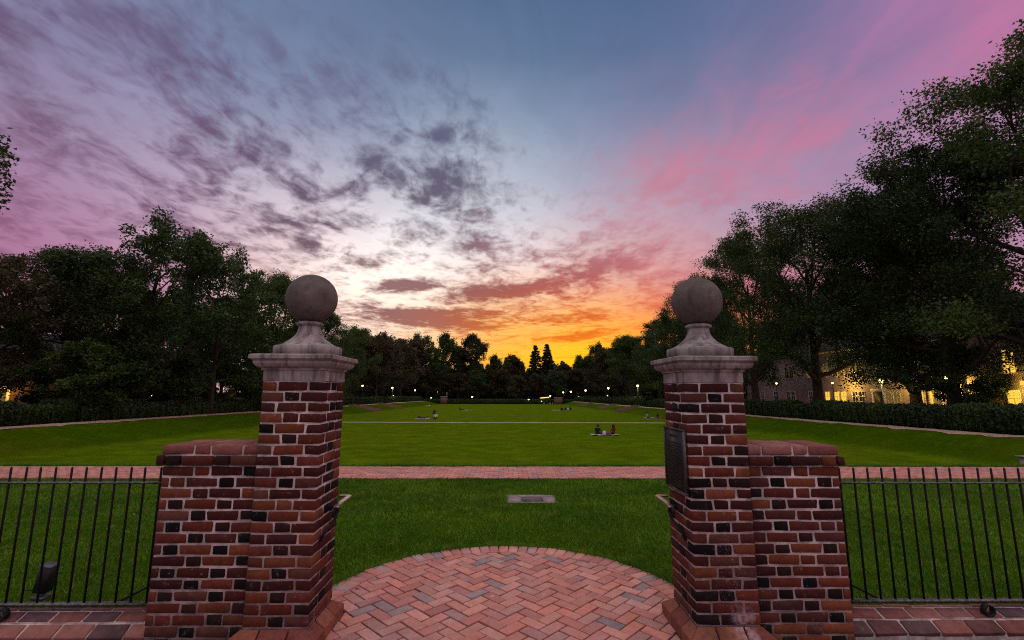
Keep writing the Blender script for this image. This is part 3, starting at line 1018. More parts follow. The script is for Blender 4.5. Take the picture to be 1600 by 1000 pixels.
    v, f4 = lathe([(.07, zz + .238)] + [(.087 + .017 * math.sin(math.pi * i / 8), zz + .240 + .034 * i / 8) for i in range(9)] + [(.07, zz + .276)], 48)
    obj('finial_collar', qmesh('finial_collar', v, f4, True), M['stone'], t)
    R = .197
    zc_ = zz + .268 + R
    v, f4 = lathe([(max(R * math.sin(math.pi * i / 32), .0005), zc_ - R * math.cos(math.pi * i / 32)) for i in range(33)], 56)
    obj('finial_ball', qmesh('finial_ball', v, f4, True), M['ball'], t)
    return t


pil_l = gate_pillar(-1, 'brick gate pillar with stone ball finial, without the bronze plaque, left of the opening')
pil_r = gate_pillar(1, 'brick gate pillar with stone ball finial and dark bronze plaque on its inner side')


# ------------------------------------------------------------------ low brick wing walls beside the pillars
def wing_wall(side, label):
    x_in, x_out = PIN + PW, 2.468
    f_, b_ = 3.516, 3.892
    t = empty('wing_wall', (side * (x_in + x_out) / 2, (f_ + b_) / 2, 0), label, 'wall')
    ox, oy = side * (x_in + x_out) / 2, (f_ + b_) / 2
    g_ = Geo()
    xa, xb = sorted((side * (x_in - .02), side * (x_out - .007)))
    g_.box(xa - ox, xb - ox, f_ + .006 - oy, b_ - .006 - oy, -.08, ZBAND - 6 * COURSE - .012)
    obj('mortar_core', g_.mesh('mortar_core'), M['mortar'], t)
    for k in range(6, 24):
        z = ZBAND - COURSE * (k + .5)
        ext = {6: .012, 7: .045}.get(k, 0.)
        fr, bk, xo = f_ - ext * .5, b_ + ext * .5, x_out + ext * .85
        x = xo
        seq = ['S', 'H'] * 5 if k % 2 == 0 else ['C', 'H', 'S'] + ['H', 'S'] * 4
        first = True
        for s in seq:
            w = {'S': .222, 'H': .104, 'C': .052}[s]
            w = min(w, x - x_in - .002)
            if w < .02:
                break
            dep = .095 if k > 6 else .186
            for yy in (fr + dep / 2, bk - dep / 2):
                tint = dark() if (s == 'H' and random.random() < .72 and k > 6) else (red() if k > 6 else random.choice([(.27, .12, .095), (.22, .09, .072), (.31, .15, .12)]))  # top course tinted paler, sky light on its top put into the colour
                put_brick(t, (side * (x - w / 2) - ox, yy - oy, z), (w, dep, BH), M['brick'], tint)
            if first and k > 6:
                mid = bk - fr - 2 * dep - 2 * JT
                put_brick(t, (side * (x - .05) - ox, 0, z), (.1, mid, BH), M['brick'], red())
            first = False
            x -= w + JT
    return t


wing_wall(-1, 'low brick wing wall joining the pillar without a plaque to the left iron fence')
wing_wall(1, 'low brick wing wall joining the plaque pillar to the right iron fence')


# ------------------------------------------------------------------ kerb walls that carry the fences
def kerb_wall(side, label):
    x0, x1 = 2.472, 6.2
    t = empty('kerb_wall', (side * (x0 + x1) / 2, 3.66, 0), label, 'wall')
    ox = side * (x0 + x1) / 2
    oy = 3.66
    xa, xb = sorted((side * x0, side * x1))
    g_ = Geo()
    prof = [(3.577, -.12), (3.577, .036), (3.662, .089), (3.662, .097), (3.752, .1305), (3.80, .128), (3.80, -.12)]
    n = len(prof)
    V = [(xa - ox, y - oy, z) for y, z in prof] + [(xb - ox, y - oy, z) for y, z in prof]
    F_ = [[i, (i + 1) % n, n + (i + 1) % n, n + i] for i in range(n)]
    me = bpy.data.meshes.new('mortar_bed')
    me.from_pydata(V, [], F_ + [list(range(n))[::-1], list(range(n, 2 * n))])
    obj('mortar_bed', me, M['mortar'], t)

    def sl(y0, z0, y1, z1, th, length, off):
        ang = math.atan2(z1 - z0, y1 - y0)
        L = math.hypot(y1 - y0, z1 - z0)
        x = x0 + off
        first = True
        while x < x1 - .05:
            l = length * random.uniform(.96, 1.04)
            if first and off < 0:
                l += off
                x = x0
            first = False
            c = random.choice([(.30, .14, .11), (.22, .095, .075), (.34, .17, .13), (.12, .075, .075), (.27, .12, .09), (.16, .075, .068), (.26, .13, .11)])
            put_brick(t, (side * (x + l / 2) - ox, (y0 + y1) / 2 - oy - math.sin(ang) * -th / 2 * 0, (z0 + z1) / 2 - th / 2), (l, L - .006, th), M['brick'], c, rx=ang)
            x += l + .012
    sl(3.570, .044, 3.662, .098, .045, .225, -.05)
    sl(3.664, .104, 3.752, .138, .035, .215, -.13)
    sl(3.756, .139, 3.80, .134, .03, .215, -.03)
    sl(3.566, -.012, 3.63, -.012, .075, .23, -.1)
    return t


kerb_wall(-1, 'low kerb wall of sloping bricks under the left iron fence')
kerb_wall(1, 'low kerb wall of sloping bricks under the right iron fence')


# ------------------------------------------------------------------ iron fences
def fence(side, label, step):
    t = empty('iron_fence', (side * 3.9, 3.725, .14), label, 'fence')
    ox, oy, oz = side * 3.9, 3.725, .14

    def part(name, g_, smooth=False):
        return obj(name, g_.mesh(name, smooth), M['rail_iron' if 'rail' in name else 'iron'], t)
    xe = 6.2
    a, b = sorted((side * 2.5, side * xe))
    g_ = Geo()
    g_.box(a - ox, b - ox, -.019, .019, 1.035 - oz, 1.049 - oz)
    part('upper_rail', g_)
    g_ = Geo()
    g_.box(a - ox, b - ox, -.021, .021, .182 - oz, .201 - oz)
    part('lower_rail', g_)
    bar = Geo()
    bar.tube([(0, 0, .19 - oz), (0, 0, 1.148 - oz), (0, 0, 1.158 - oz)], [.0078, .0078, .003], 8)
    bme = bar.mesh('bar', False)
    x = 2.73 - step
    while x < xe:
        obj('bar', bme, M['iron'], t, (side * x - ox, random.gauss(0, .001), 0), (random.gauss(0, .002), random.gauss(0, .003), 0))
        x += step
    for xr in (3.59, 5.4):
        g_ = Geo()
        th = np.linspace(0, 2 * math.pi, 25)[:-1]
        seg = 24
        rows_ = []
        for r_, yy in ((.042, -.020), (.042, .020), (.031, .020), (.031, -.020)):
            rows_.append(np.stack([side * xr - ox + r_ * np.cos(th), np.full(seg, yy - .055), .146 - oz + r_ * np.sin(th)], 1))
        k = np.arange(seg)
        F_ = np.concatenate([np.stack([i * seg + k, i * seg + (k + 1) % seg, ((i + 1) % 4) * seg + (k + 1) % seg, ((i + 1) % 4) * seg + k], 1) for i in range(4)])
        g_.add(np.concatenate(rows_), F_)
        part('foot_ring', g_, True)
    g_ = Geo()
    g_.tube([(side * 2.49 - ox, .08, .37 - oz), (side * 2.62 - ox, .12, .30 - oz), (side * 2.98 - ox, .17, .12 - oz)], .0085, 8)
    part('brace', g_)
    return t


fence(-1, 'black iron picket fence with a floodlight behind it, at the left edge', .1125)
fence(1, 'black iron picket fence right of the plaque pillar, no floodlight behind it', .1095)

# floodlight behind the left fence
t = empty('floodlight', (-3.90, 4.30, 0), 'small black box floodlight on the grass behind the left iron fence', 'floodlight')
v, f4, f3 = chamfer_box(.10, .09, .215, .006)
o = obj('housing', qmesh('housing', v, [f4, f3]), M['flood'], t, (.02, 0, .155), (0, math.radians(9), 0))
v, f4, f3 = chamfer_box(.105, .10, .022, .004)
obj('foot_plate', qmesh('foot_plate', v, [f4, f3]), M['plate'], t, (-.002, 0, .012), (0, math.radians(5), 0))
v, f4, f3 = chamfer_box(.107, .098, .016, .004)
obj('visor', qmesh('visor', v, [f4, f3]), M['plate'], t, (.036, -.004, .262), (0, math.radians(9), 0))
g_ = Geo()
g_.tube([(-.05, .01, .055), (-.19, .02, .055)], .004, 6)
obj('conduit', g_.mesh('conduit'), M['iron'], t)
g_ = Geo()
g_.tube([(.06, .01, .19), (.12, .02, .19)], .004, 6)
obj('conduit', g_.mesh('conduit'), M['iron'], t)


# ------------------------------------------------------------------ hand rails on the inner faces
def handrail(side, label):
    xr = side * 1.268
    t = empty('handrail', (xr, 3.88, .88), label, 'handrail')
    L = lambda x, y, z: (x - xr, y - 3.88, z - .88)
    g_ = Geo()

    def flat(pts, w, h):
        pts = [np.array(p, dtype=float) for p in pts]
        V, F_ = [], []
        for i, p in enumerate(pts):
            d = pts[min(i + 1, len(pts) - 1)] - pts[max(i - 1, 0)]
            d /= np.linalg.norm(d)
            n_ = np.cross(d, [0, 0, 1.])
            n_ /= np.linalg.norm(n_) + 1e-9
            u_ = np.cross(n_, d)
            for sx, sz in ((-1, -1), (1, -1), (1, 1), (-1, 1)):
                V.append(p + n_ * w * sx + u_ * h * sz)
        n = len(pts)
        for i in range(n - 1):
            for k in range(4):
                F_.append([i * 4 + k, i * 4 + (k + 1) % 4, (i + 1) * 4 + (k + 1) % 4, (i + 1) * 4 + k])
        F_ += [[3, 2, 1, 0], [(n - 1) * 4 + k for k in range(4)]]
        return np.array(V), np.array(F_)
    wall = side * 1.343
    pts = [L(xr, 3.69, .872), L(xr, 3.80, .88), L(xr, 3.97, .884)]
    for a_ in np.linspace(0, math.pi / 2, 6):
        pts.append(L(xr + side * .03 * (1 - math.cos(a_)), 3.985 + .03 * math.sin(a_), .884))
    pts.append(L(wall + side * .012, 4.015, .884))
    g_.add(*flat(pts, .021, .008))
    md = obj('rail', g_.mesh('rail'), M['rail'], t)
    b_ = md.modifiers.new('bevel', 'BEVEL')
    b_.width = .004
    b_.segments = 2
    # wrought scroll under the near end, running down to the wall
    g_ = Geo()
    sp = []
    for a_ in np.linspace(.5 * math.pi, 2.6 * math.pi, 26):
        r_ = .036 - .0065 * (a_ - .5 * math.pi) / math.pi
        sp.append(L(xr + side * .01, 3.70 - r_ * math.cos(a_), .832 + r_ * math.sin(a_) * 1.05))
    g_.tube(sp, .0095, 8)
    g_.tube([L(xr, 3.735, .868), L(xr, 3.742, .83), L(xr + side * .005, 3.715, .79), L(xr + side * .02, 3.665, .755), L(xr + side * .045, 3.62, .715), L(xr + side * .068, 3.60, .66)], [.0095, .0095, .0095, .009, .010, .012], 8)
    g_.tube([L(xr, 3.80, .874), L(xr + side * .03, 3.80, .855), L(xr + side * .078, 3.80, .845)], .0085, 8)
    obj('scroll_bracket', g_.mesh('scroll_bracket', True), M['iron'], t)
    v, f4 = lathe([(.0, -.004), (.024, -.004), (.024, .004), (.018, .008), (0, .008)], 20)
    obj('wall_plate', qmesh('wall_plate', v, f4), M['iron'], t, L(wall - side * .004, 3.80, .845), (0, -side * math.pi / 2, 0))
    return t


handrail(-1, 'short bronze handrail on the inner side of the pillar without a plaque')
handrail(1, 'short bronze handrail on the plaque pillar, below the plaque')

# ------------------------------------------------------------------ plaque
t = empty('bronze_plaque', (1.34, 3.71, 1.0), 'dark bronze plaque with rows of raised text on the right pillar', 'plaque')
g_ = Geo()
g_.box(-.020, -.001, -.203, .203, .0, .452)
obj('plate', g_.mesh('plate'), M['bronze'], t)
g_ = Geo()
for a_ in ((-.210, .210, .447, .46), (-.210, .210, -.008, .005), (-.210, -.197, .005, .447), (.197, .210, .005, .447)):
    g_.box(-.026, -.002, *a_)
obj('frame', g_.mesh('frame'), M['bronze_edge'], t)
g_ = Geo()
rt_ = random.Random(3)
for ln in range(17):
    z = .365 - ln * .0195 if ln else .395
    y = .150 - (.07 if ln == 0 else 0)
    end = -.150 + (.07 if ln == 0 else (.1 if ln in (9, 16) else 0))
    hgt = .016 if ln == 0 else .0085
    while y > end:
        w = rt_.uniform(.003, .0065) * (1.6 if ln == 0 else 1)
        if rt_.random() < .84:
            g_.box(-.0235, -.0195, y - w, y, z, z + hgt)
        y -= w + .0018
tag(obj('raised_text', g_.mesh('raised_text'), M['bronze'], t), kind='stuff')

# ------------------------------------------------------------------ inspection cover set into the lawn
zc_ = tz(.48, 8.2) - .018
t = empty('inspection_cover', (.47, 8.24, zc_), 'concrete slab with a grey metal plate set into the grass before the walk', 'cover')
g_ = Geo()
g_.box(-.42, .42, -.36, -.16, -.1, .022)
g_.box(-.42, .42, .22, .36, -.1, .022)
g_.box(-.42, -.17, -.16, .22, -.1, .022)
g_.box(.20, .42, -.16, .22, -.1, .022)
obj('concrete_slab', g_.mesh('concrete_slab'), M['concrete'], t)
g_ = Geo()
g_.box(-.166, .196, -.156, .216, -.09, .0195)
obj('metal_plate', g_.mesh('metal_plate'), M['plate'], t)

# ------------------------------------------------------------------ grass blades of the near lawn
rg = np.random.default_rng(11)
NB = 260000
yy_ = 3.92 + (PY0 - 3.94) * rg.random(NB) ** 1.35
half = 2.2 + yy_ * 1.2
xx_ = (rg.random(NB) * 2 - 1) * half
keep = ~(((xx_ - GC[0]) ** 2 + (yy_ - GC[1]) ** 2 < (RO + .012) ** 2) | ((np.abs(xx_) < 2.6) & (yy_ < 4.03)) | ((np.abs(xx_ - .47) < .395) & (np.abs(yy_ - 8.24) < .335)))
xx_, yy_ = xx_[keep], yy_[keep]
# a fringe along the near and far edges of the walk and round the landing
fx = rg.uniform(-16, 16, 30000)
fy = np.where(rg.random(30000) < .4, PY0 - rg.random(30000) ** 2 * .12, PY1 + .20 + rg.random(30000) ** 2 * .22)
ft = rg.random(9000) * math.pi
fr_ = RO - .012 + rg.random(9000) ** 2 * .12
xx_ = np.concatenate([xx_, fx, GC[0] + fr_ * np.cos(ft)])
yy_ = np.concatenate([yy_, fy, GC[1] + fr_ * np.sin(ft)])
ok_ = ~((np.abs(xx_) < 2.6) & (yy_ < 4.03))
xx_, yy_ = xx_[ok_], yy_[ok_]
nB = len(xx_)
clump = .5 + .5 * np.sin(xx_ * 5.1 + 2 * np.sin(yy_ * 3.3)) * np.sin(yy_ * 6.2 + 1.7 * np.sin(xx_ * 2.9))
hh = rg.uniform(.020, .046, nB) * (.75 + .75 * clump) * (1 + .3 * (yy_ > 7))
rim = np.abs(np.hypot(xx_ - GC[0], yy_ - GC[1]) - RO) < .06
hh = np.where(rim, hh * rg.uniform(.9, 2.0, nB), hh)
hh = np.where(yy_ > PY1, hh * 1.5, hh)
ww = rg.uniform(.0025, .0055, nB) * (1 + (yy_ - 4) * .16)
an = rg.random(nB) * 2 * math.pi
ln_ = rg.normal(0, .55, (nB, 2)) * hh[:, None]
zz_ = terrain(xx_, yy_) - .004
base0 = np.stack([xx_ - np.cos(an) * ww, yy_ - np.sin(an) * ww, zz_], 1)
base1 = np.stack([xx_ + np.cos(an) * ww, yy_ + np.sin(an) * ww, zz_], 1)
tip = np.stack([xx_ + ln_[:, 0], yy_ + ln_[:, 1], zz_ + hh], 1)
VV = np.stack([base0, base1, tip], 1).reshape(-1, 3)
tag(obj('grass', qmesh('grass', VV, np.arange(nB * 3).reshape(-1, 3)), M['blade']), 'short green grass of the lawn between the gate and the brick walk', 'grass', kind='stuff')


# fallen leaf on the landing
def fallen_leaf(x, y, z, s, label):
    V = np.array([(0, -1, .0), (.45, -.2, .12), (.3, .55, .25), (0, 1, .1), (-.4, .5, .3), (-.5, -.25, .15), (0, 0, .02)]) * s
    f = np.array([[6, 0, 1], [6, 1, 2], [6, 2, 3], [6, 3, 4], [6, 4, 5], [6, 5, 0]])
    o = obj('fallen_leaf', qmesh('fallen_leaf', V, f), M['mulch'], None, (x, y, z), (.1, .2, 1.1))
    return tag(o, label, 'leaf')


fallen_leaf(-1.30, 4.47, .004, .035, 'dry curled leaf on the brick landing near the left pillar')
for lx, ly, lb in ((-.95, 6.9, 'small dry leaf on the near lawn, left of the inspection cover'), (2.1, 7.4, 'small dry leaf on the near lawn, right of the inspection cover'), (-3.2, 8.8, 'small dry leaf on the lawn close to the walk, behind the left wing wall'),
                   (4.4, 6.0, 'small dry leaf on the lawn seen through the right fence'), (-5.3, 7.1, 'small dry leaf on the lawn seen through the left fence')):
    fallen_leaf(lx, ly, tz(lx, ly) + .03, .03, lb)


# ------------------------------------------------------------------ trees
def tree_meshes(name, seed, H, bole, rx, lean=0., limbs=9, subs=6, twigs=4, leaves=110, lsize=.26, leaf=None, spread=.62, openness=0., rtrunk=None, zmid=.58, twr=.014):
    rs = np.random.default_rng(seed)
    wood = Geo()
    rt0 = rtrunk or H * .021
    c = np.array([0, 0, H * zmid])
    rad = np.array([rx, rx, H * (1 - zmid) * .98])
    rdown = H * zmid - bole * .8

    def reach(p, d):
        # distance from p along d to the egg-shaped outline
        lo_, hi_ = 0., 3 * H
        for _ in range(18):
            md = (lo_ + hi_) / 2
            q_ = p + d * md - c
            rz_ = rad[2] if q_[2] > 0 else rdown
            if (q_[0] / rad[0]) ** 2 + (q_[1] / rad[1]) ** 2 + (q_[2] / rz_) ** 2 < 1:
                lo_ = md
            else:
                hi_ = md
        return lo_
    tp = []
    top = H * .72
    for i in range(9):
        u = i / 8
        tp.append(np.array([lean * u * H * .1 + rs.normal(0, .10) * u, rs.normal(0, .10) * u, u * top]))
    tr = [rt0 * (1.35 if i == 0 else 1) * (1 - .85 * (i / 8) ** 1.1) for i in range(9)]
    wood.tube(tp, tr, 10)
    ends = []

    def grow(p, d, L, r0, n, up_):
        pts = [p]
        dd = d.copy()
        for i in range(n):
            dd = dd + rs.normal(0, .14, 3) + np.array([0, 0, up_])
            dd /= np.linalg.norm(dd)
            pts.append(pts[-1] + dd * L / n)
        return pts
    for l in range(limbs):
        u = (l + .3) / limbs
        zz0 = bole + (top - bole) * u ** 1.1 * .95
        i0 = min(int(zz0 / top * 8), 7)
        ff = zz0 / top * 8 - i0
        p = tp[i0] * (1 - ff) + tp[i0 + 1] * ff
        az = l * 2.4 + rs.normal(0, .3)
        el = math.radians(18 + 58 * u + rs.normal(0, 7))
        d = np.array([math.cos(az) * math.cos(el), math.sin(az) * math.cos(el), math.sin(el)])
        L = reach(p, d) * rs.uniform(.80, 1.0)
        r0 = rt0 * (.55 - .32 * u)
        pts = grow(p, d, L, r0, 7, .05)
        wood.tube(pts, [max(r0 * (1 - .88 * i / 7), .02) for i in range(8)], 6, False)
        for s in range(subs):
            w = .22 + .78 * (s + rs.random() * .7) / subs
            w = min(w, .98)
            i1 = min(int(w * 7), 6)
            f1 = w * 7 - i1
            p1 = pts[i1] * (1 - f1) + pts[i1 + 1] * f1
            dm = pts[i1 + 1] - pts[i1]
            dm /= np.linalg.norm(dm)
            sd_ = rs.normal(0, 1, 3)
            sd_ -= dm * sd_.dot(dm)
            sd_ /= np.linalg.norm(sd_)
            d1 = dm * .55 + sd_ * .95 + np.array([0, 0, .18])
            d1 /= np.linalg.norm(d1)
            L1 = min(reach(p1, d1) * rs.uniform(.7, 1.02), L * .5 + 1.2) + .4
            r1 = max(r0 * (1 - .85 * w) * .6, .03)
            pts1 = grow(p1, d1, L1, r1, 4, .06)
            wood.tube(pts1, [max(r1 * (1 - .85 * i / 4), twr) for i in range(5)], 4, False)
            for t_ in range(twigs):
                w2 = .3 + .7 * (t_ + rs.random()) / twigs
                w2 = min(w2, .99)
                i2 = min(int(w2 * 4), 3)
                p2 = pts1[i2] + (pts1[i2 + 1] - pts1[i2]) * (w2 * 4 - i2)
                d2 = rs.normal(0, 1, 3) + d1 * .7 + np.array([0, 0, .15])
                d2 /= np.linalg.norm(d2)
                L2 = rs.uniform(.5, 1.0) * H * .06
                e = p2 + d2 * L2
                wood.tube([p2, (p2 + e) / 2 + rs.normal(0, .06, 3), e], [twr * 1.4, twr, twr * .6], 3, False)
                ends.append((p2, e))
            ends.append((pts1[-2], pts1[-1]))
        ends.append((pts[-2], pts[-1]))
    ends = [e for e in ends if rs.random() > (openness if e[1][2] > .6 * H else openness * .15)]
    ne = len(ends)
    A_ = np.array([e[0] for e in ends])
    B_ = np.array([e[1] for e in ends])
    n = ne * leaves
    k = np.repeat(np.arange(ne), leaves)
    size_k = rs.uniform(.65, 1.35, ne)[k]
    uu = rs.random(n) ** .7
    pos = A_[k] + (B_[k] - A_[k]) * uu[:, None] * 1.1 + np.clip(rs.normal(0, 1, (n, 3)), -1.35, 1.35) * np.array([1, 1, .62]) * (spread * H / 22 * size_k)[:, None]
    nrm = rs.normal(0, 1, (n, 3)) + np.array([0, 0, .9])
    nrm /= np.linalg.norm(nrm, axis=1)[:, None]
    t1 = np.cross(nrm, rs.normal(0, 1, (n, 3)))
    t1 /= np.linalg.norm(t1, axis=1)[:, None] + 1e-9
    t2 = np.cross(nrm, t1)
    ls = (lsize * rs.uniform(.6, 1.3, n))[:, None]
    drop = np.array([0, 0, -.12]) * ls
    VL = np.stack([pos - t1 * ls * .55, pos + t2 * ls * .32 + drop * .3, pos + t1 * ls * .6 + drop, pos - t2 * ls * .32 + drop * .3], 1).reshape(-1, 3)
    lm = qmesh(name + '_crown', VL, np.arange(n * 4).reshape(-1, 4))
    lm.materials.append(leaf)
    wm = wood.mesh(name + '_trunk', True)
    wm.materials.append(M['bark'])
    return wm, lm


def conifer_meshes(name, seed, H, rb, whorls=22, leaf=None, lsize=.5, per=60):
    rs = np.random.default_rng(seed)
    wood = Geo()
    wood.tube([(0, 0, 0), (0, 0, H * .5), (0, 0, H)], [H * .016, H * .009, .03], 8)
    P_ = []
    for w in range(whorls):
        u = (w + .5) / whorls
        z = H * (.08 + .9 * u)
        R_ = rb * (1 - u) ** .8 * rs.uniform(.75, 1.1) + .25
        for b in range(7):
            az = b * 2 * math.pi / 7 + rs.random() * 1.0
            e = np.array([math.cos(az) * R_, math.sin(az) * R_, -R_ * .18 + rs.normal(0, .2)])
            s0 = np.array([0, 0, z])
            wood.tube([s0, s0 + e * .6 + np.array([0, 0, .1]), s0 + e], [.05, .03, .015], 3, False)
            n = max(int(per * (.35 + R_ / rb)), 8)
            uu = rs.random(n) ** .6
            P_.append(s0 + e * uu[:, None] + rs.normal(0, 1, (n, 3)) * np.array([.35, .35, .25]) * (.4 + .6 * R_ / rb))
    pos = np.concatenate(P_)
    n = len(pos)
    nrm = rs.normal(0, 1, (n, 3)) + np.array([0, 0, 1.2])
    nrm /= np.linalg.norm(nrm, axis=1)[:, None]
    t1 = np.cross(nrm, rs.normal(0, 1, (n, 3)))
    t1 /= np.linalg.norm(t1, axis=1)[:, None] + 1e-9
    t2 = np.cross(nrm, t1)
    ls = (lsize * rs.uniform(.6, 1.3, n))[:, None]
    VL = np.stack([pos - t1 * ls * .6, pos + t2 * ls * .2, pos + t1 * ls * .6, pos - t2 * ls * .2], 1).reshape(-1, 3)
    lm = qmesh(name + '_crown', VL, np.arange(n * 4).reshape(-1, 4))
    lm.materials.append(leaf)
    wm = wood.mesh(name + '_trunk', True)
    wm.materials.append(M['bark'])
    return wm, lm


PROTO = {
    'oakA': (tree_meshes('oakA', 1, 25, 3.4, 9.6, zmid=.52, limbs=12, subs=7, twigs=6, leaves=120, lsize=.21, openness=.14, spread=.54, leaf=M['leaf_green'], rtrunk=.52), 25),
    'oakB': (tree_meshes('oakB', 2, 25, 2.6, 9.2, zmid=.52, limbs=12, subs=7, twigs=6, leaves=120, lsize=.22, openness=.08, spread=.54, leaf=M['leaf_dark'], rtrunk=.55), 25),
    'oakC': (tree_meshes('oakC', 7, 20, 1.9, 8.0, zmid=.52, limbs=12, subs=7, twigs=6, leaves=105, lsize=.235, leaf=M['leaf_green'], rtrunk=.40), 20),
    'airy': (tree_meshes('airy', 4, 20, 2.6, 7.8, zmid=.52, limbs=11, subs=6, twigs=5, leaves=70, lsize=.28, leaf=M['leaf_dark'], rtrunk=.36, spread=.52, openness=.14), 20),
    'pale': (tree_meshes('pale', 5, 14, 2.2, 5.6, limbs=10, subs=6, twigs=4, leaves=80, lsize=.24, leaf=M['leaf_pale'], rtrunk=.25), 14),
    'small': (tree_meshes('small', 6, 7, .7, 2.9, limbs=9, subs=5, twigs=4, leaves=80, lsize=.20, leaf=M['leaf_green'], rtrunk=.10, spread=1.0), 7),
    'farA': (tree_meshes('farA', 11, 26, 6, 10, limbs=10, subs=6, twigs=3, leaves=46, lsize=.75, leaf=M['leaf_dark'], rtrunk=.45, spread=.85, twr=.04), 26),
    'farB': (tree_meshes('farB', 12, 22, 4, 10, limbs=10, subs=6, twigs=3, leaves=46, lsize=.75, leaf=M['leaf_olive'], rtrunk=.4, spread=.85, twr=.04), 22),
    'farC': (tree_meshes('farC', 13, 18, 2.5, 8.5, limbs=10, subs=6, twigs=3, leaves=46, lsize=.65, leaf=M['leaf_brown'], rtrunk=.35, spread=.95, twr=.04), 18),
    'pine': (tree_meshes('pine', 14, 28, 15, 8.5, limbs=9, subs=5, twigs=3, leaves=50, lsize=.6, leaf=M['needle'], rtrunk=.38, spread=.7, zmid=.76, twr=.05), 28),
    'conifer': (conifer_meshes('conifer', 15, 26, 6.8, leaf=M['needle'], lsize=.9, per=110), 26),
}


def place_tree(kind, x, y, H, rz, label, group, sxy=1., name='tree', foliage=None):
    (wm, lm), H0 = PROTO[kind]
    s = H / H0
    t = empty(name, (x, y, tz(x, y) - .15), label, 'tree', group, rz=rz)
    for nm, me in (('trunk', wm), ('crown', lm)):
        o = bpy.data.objects.new(nm, me)
        col.objects.link(o)
        o.parent = t
        o.scale = (s * sxy, s * sxy, s)
        if nm == 'crown':
            o['kind'] = 'stuff'
            if foliage:
                o.material_slots[0].link = 'OBJECT'
                o.material_slots[0].material = M[foliage]
    return t


GR, GL, GF, GB = 'trees along the right bank', 'trees along the left bank', 'far tree line', 'trees behind the banks'
for a_ in [
    ('oakA', 40.2, 31.8, 29.4, .3, 'tallest dark broadleaf tree, cut off by the right edge', GR, 1.0),
    ('oakB', 37.6, 38.6, 24.2, 2.0, 'big dark broadleaf tree with thick trunk beside the double lantern post', GR, 1.02),
    ('oakA', 35.2, 52, 25.0, 4.1, 'spreading dark tree with low forked limbs before the lit gable wall', GR, 1.12),
    ('oakB', 40.5, 45.5, 23.6, 3.4, 'dark broad tree filling the gap between the thick-trunked tree and the forked one', GR, 1.05),
    ('oakB', 36.2, 67, 26.0, .9, 'broad dark tree just right of the plaque pillar cap', GR, .92),
    ('oakA', 36.5, 85, 24.5, 5.2, 'dark tree close beside the right pillar ball finial', GR, .9),
    ('airy', 38, 106, 21.5, 1.3, 'thin-topped tree half hidden behind the right ball finial', GR, 1.0),
    ('oakC', 36, 132, 19.5, 2.2, 'rounded tree left of the right ball finial, on the right bank', GR, 1.0),
    ('farB', 35, 160, 18, 3.3, 'olive tree at the far end of the right bank', GR, .8),
]:
    place_tree(*a_)
for a_ in [
    ('pale', -40.6, 36, 13.2, .4, 'pale olive tree at the left edge above the hedge', GL, 1.0),
    ('oakC', -38.0, 42, 15.5, 1.5, 'low dark tree between the pale tree and the tall thin-topped tree', GL, 1.0),
    ('airy', -35.2, 46.5, 19.8, 2.4, 'tall thin-topped tree with open branches standing above the left hedge', GL, 1.0),
    ('airy', -33.2, 54, 20.0, 4.9, 'second thin-topped tree, nearer the left ball finial', GL, .95),
    ('oakC', -32.8, 66, 19.6, .2, 'dark full tree directly left of the left ball finial', GL, .92),
    ('oakC', -34, 86, 17.8, 3.7, 'dark tree hidden behind the left ball finial', GL, .9),
    ('oakC', -34.5, 106, 17.5, 5.5, 'dark tree right of the left pillar cap', GL, .9),
    ('farC', -34.5, 128, 17.5, 1.1, 'brown autumn tree on the left bank, right of the left pillar', GL, .75),
    ('farB', -34, 156, 18.5, 2.6, 'olive tree at the far end of the left bank', GL, .8),
    ('oakC', -30.6, 20.0, 17.6, .8, 'near tree whose twigs reach in at the left edge of the sky', GL, .95),
]:
    place_tree(*a_)
for a_ in [
    ('small', -34.6, 38.6, 6.2, 0, 'small bushy tree behind the left hedge, near the lit doorway', GL, 1.1, 'small_tree'),
    ('small', -35.5, 50.5, 6.5, 3.1, 'small bushy tree behind the left hedge, under the tall thin-topped tree', GL, 1.25, 'small_tree'),
    ('small', -36.5, 44, 7.5, 5.1, 'small bushy tree hiding the brick hall behind the left hedge', GL, 1.2, 'small_tree'),
    ('small', -34.4, 58, 6.0, 2, 'small bushy tree behind the left hedge, beside the left pillar', GL, 1.2, 'small_tree'),
    ('small', 38.4, 38.6, 6.4, 4, 'small green tree in front of the lit wing at the right edge', GR, 1.0, 'small_tree'),
]:
    place_tree(*a_)
for i, (kind, x, y, H) in enumerate([('farA', -52, 44, 14), ('farB', -56, 62, 18), ('farA', -50, 84, 18), ('farA', -52, 112, 18), ('farB', -48, 140, 18), ('farA', -46, 172, 21),
                                     ('farA', 66, 48, 22), ('farB', 63, 66, 24), ('farA', 60, 92, 23), ('farB', 52, 122, 19), ('farA', 50, 150, 19), ('farB', 48, 182, 21)]):
    sd_ = 'left' if x < 0 else 'right'
    k = i % 6 + 1
    place_tree(kind, x, y, H, i * 1.7, 'background tree behind the %s bank trees, %s of six from the near end' % (sd_, ['first', 'second', 'third', 'fourth', 'fifth', 'last'][k - 1]), GB)
for kind, x, y, H, rz_, lb in [('farA', 62, 78, 24, .5, 'dark tree behind the roof of the pale hall, between two others'), ('farA', 47, 104, 21, 2.5, 'dark tree filling the gap right of the right ball finial'), ('oakC', 41, 94, 20, 1.1, 'full dark tree behind the right ball finial and its neighbour'),
                               ('farA', -45, 62, 16, 3.5, 'dark tree filling the gap between the thin-topped tree and the left pillar'), ('farA', -44, 74, 17, 4.5, 'dark tree filling the gap just left of the left ball finial')]:
    place_tree(kind, x, y, H, rz_, lb, GB)
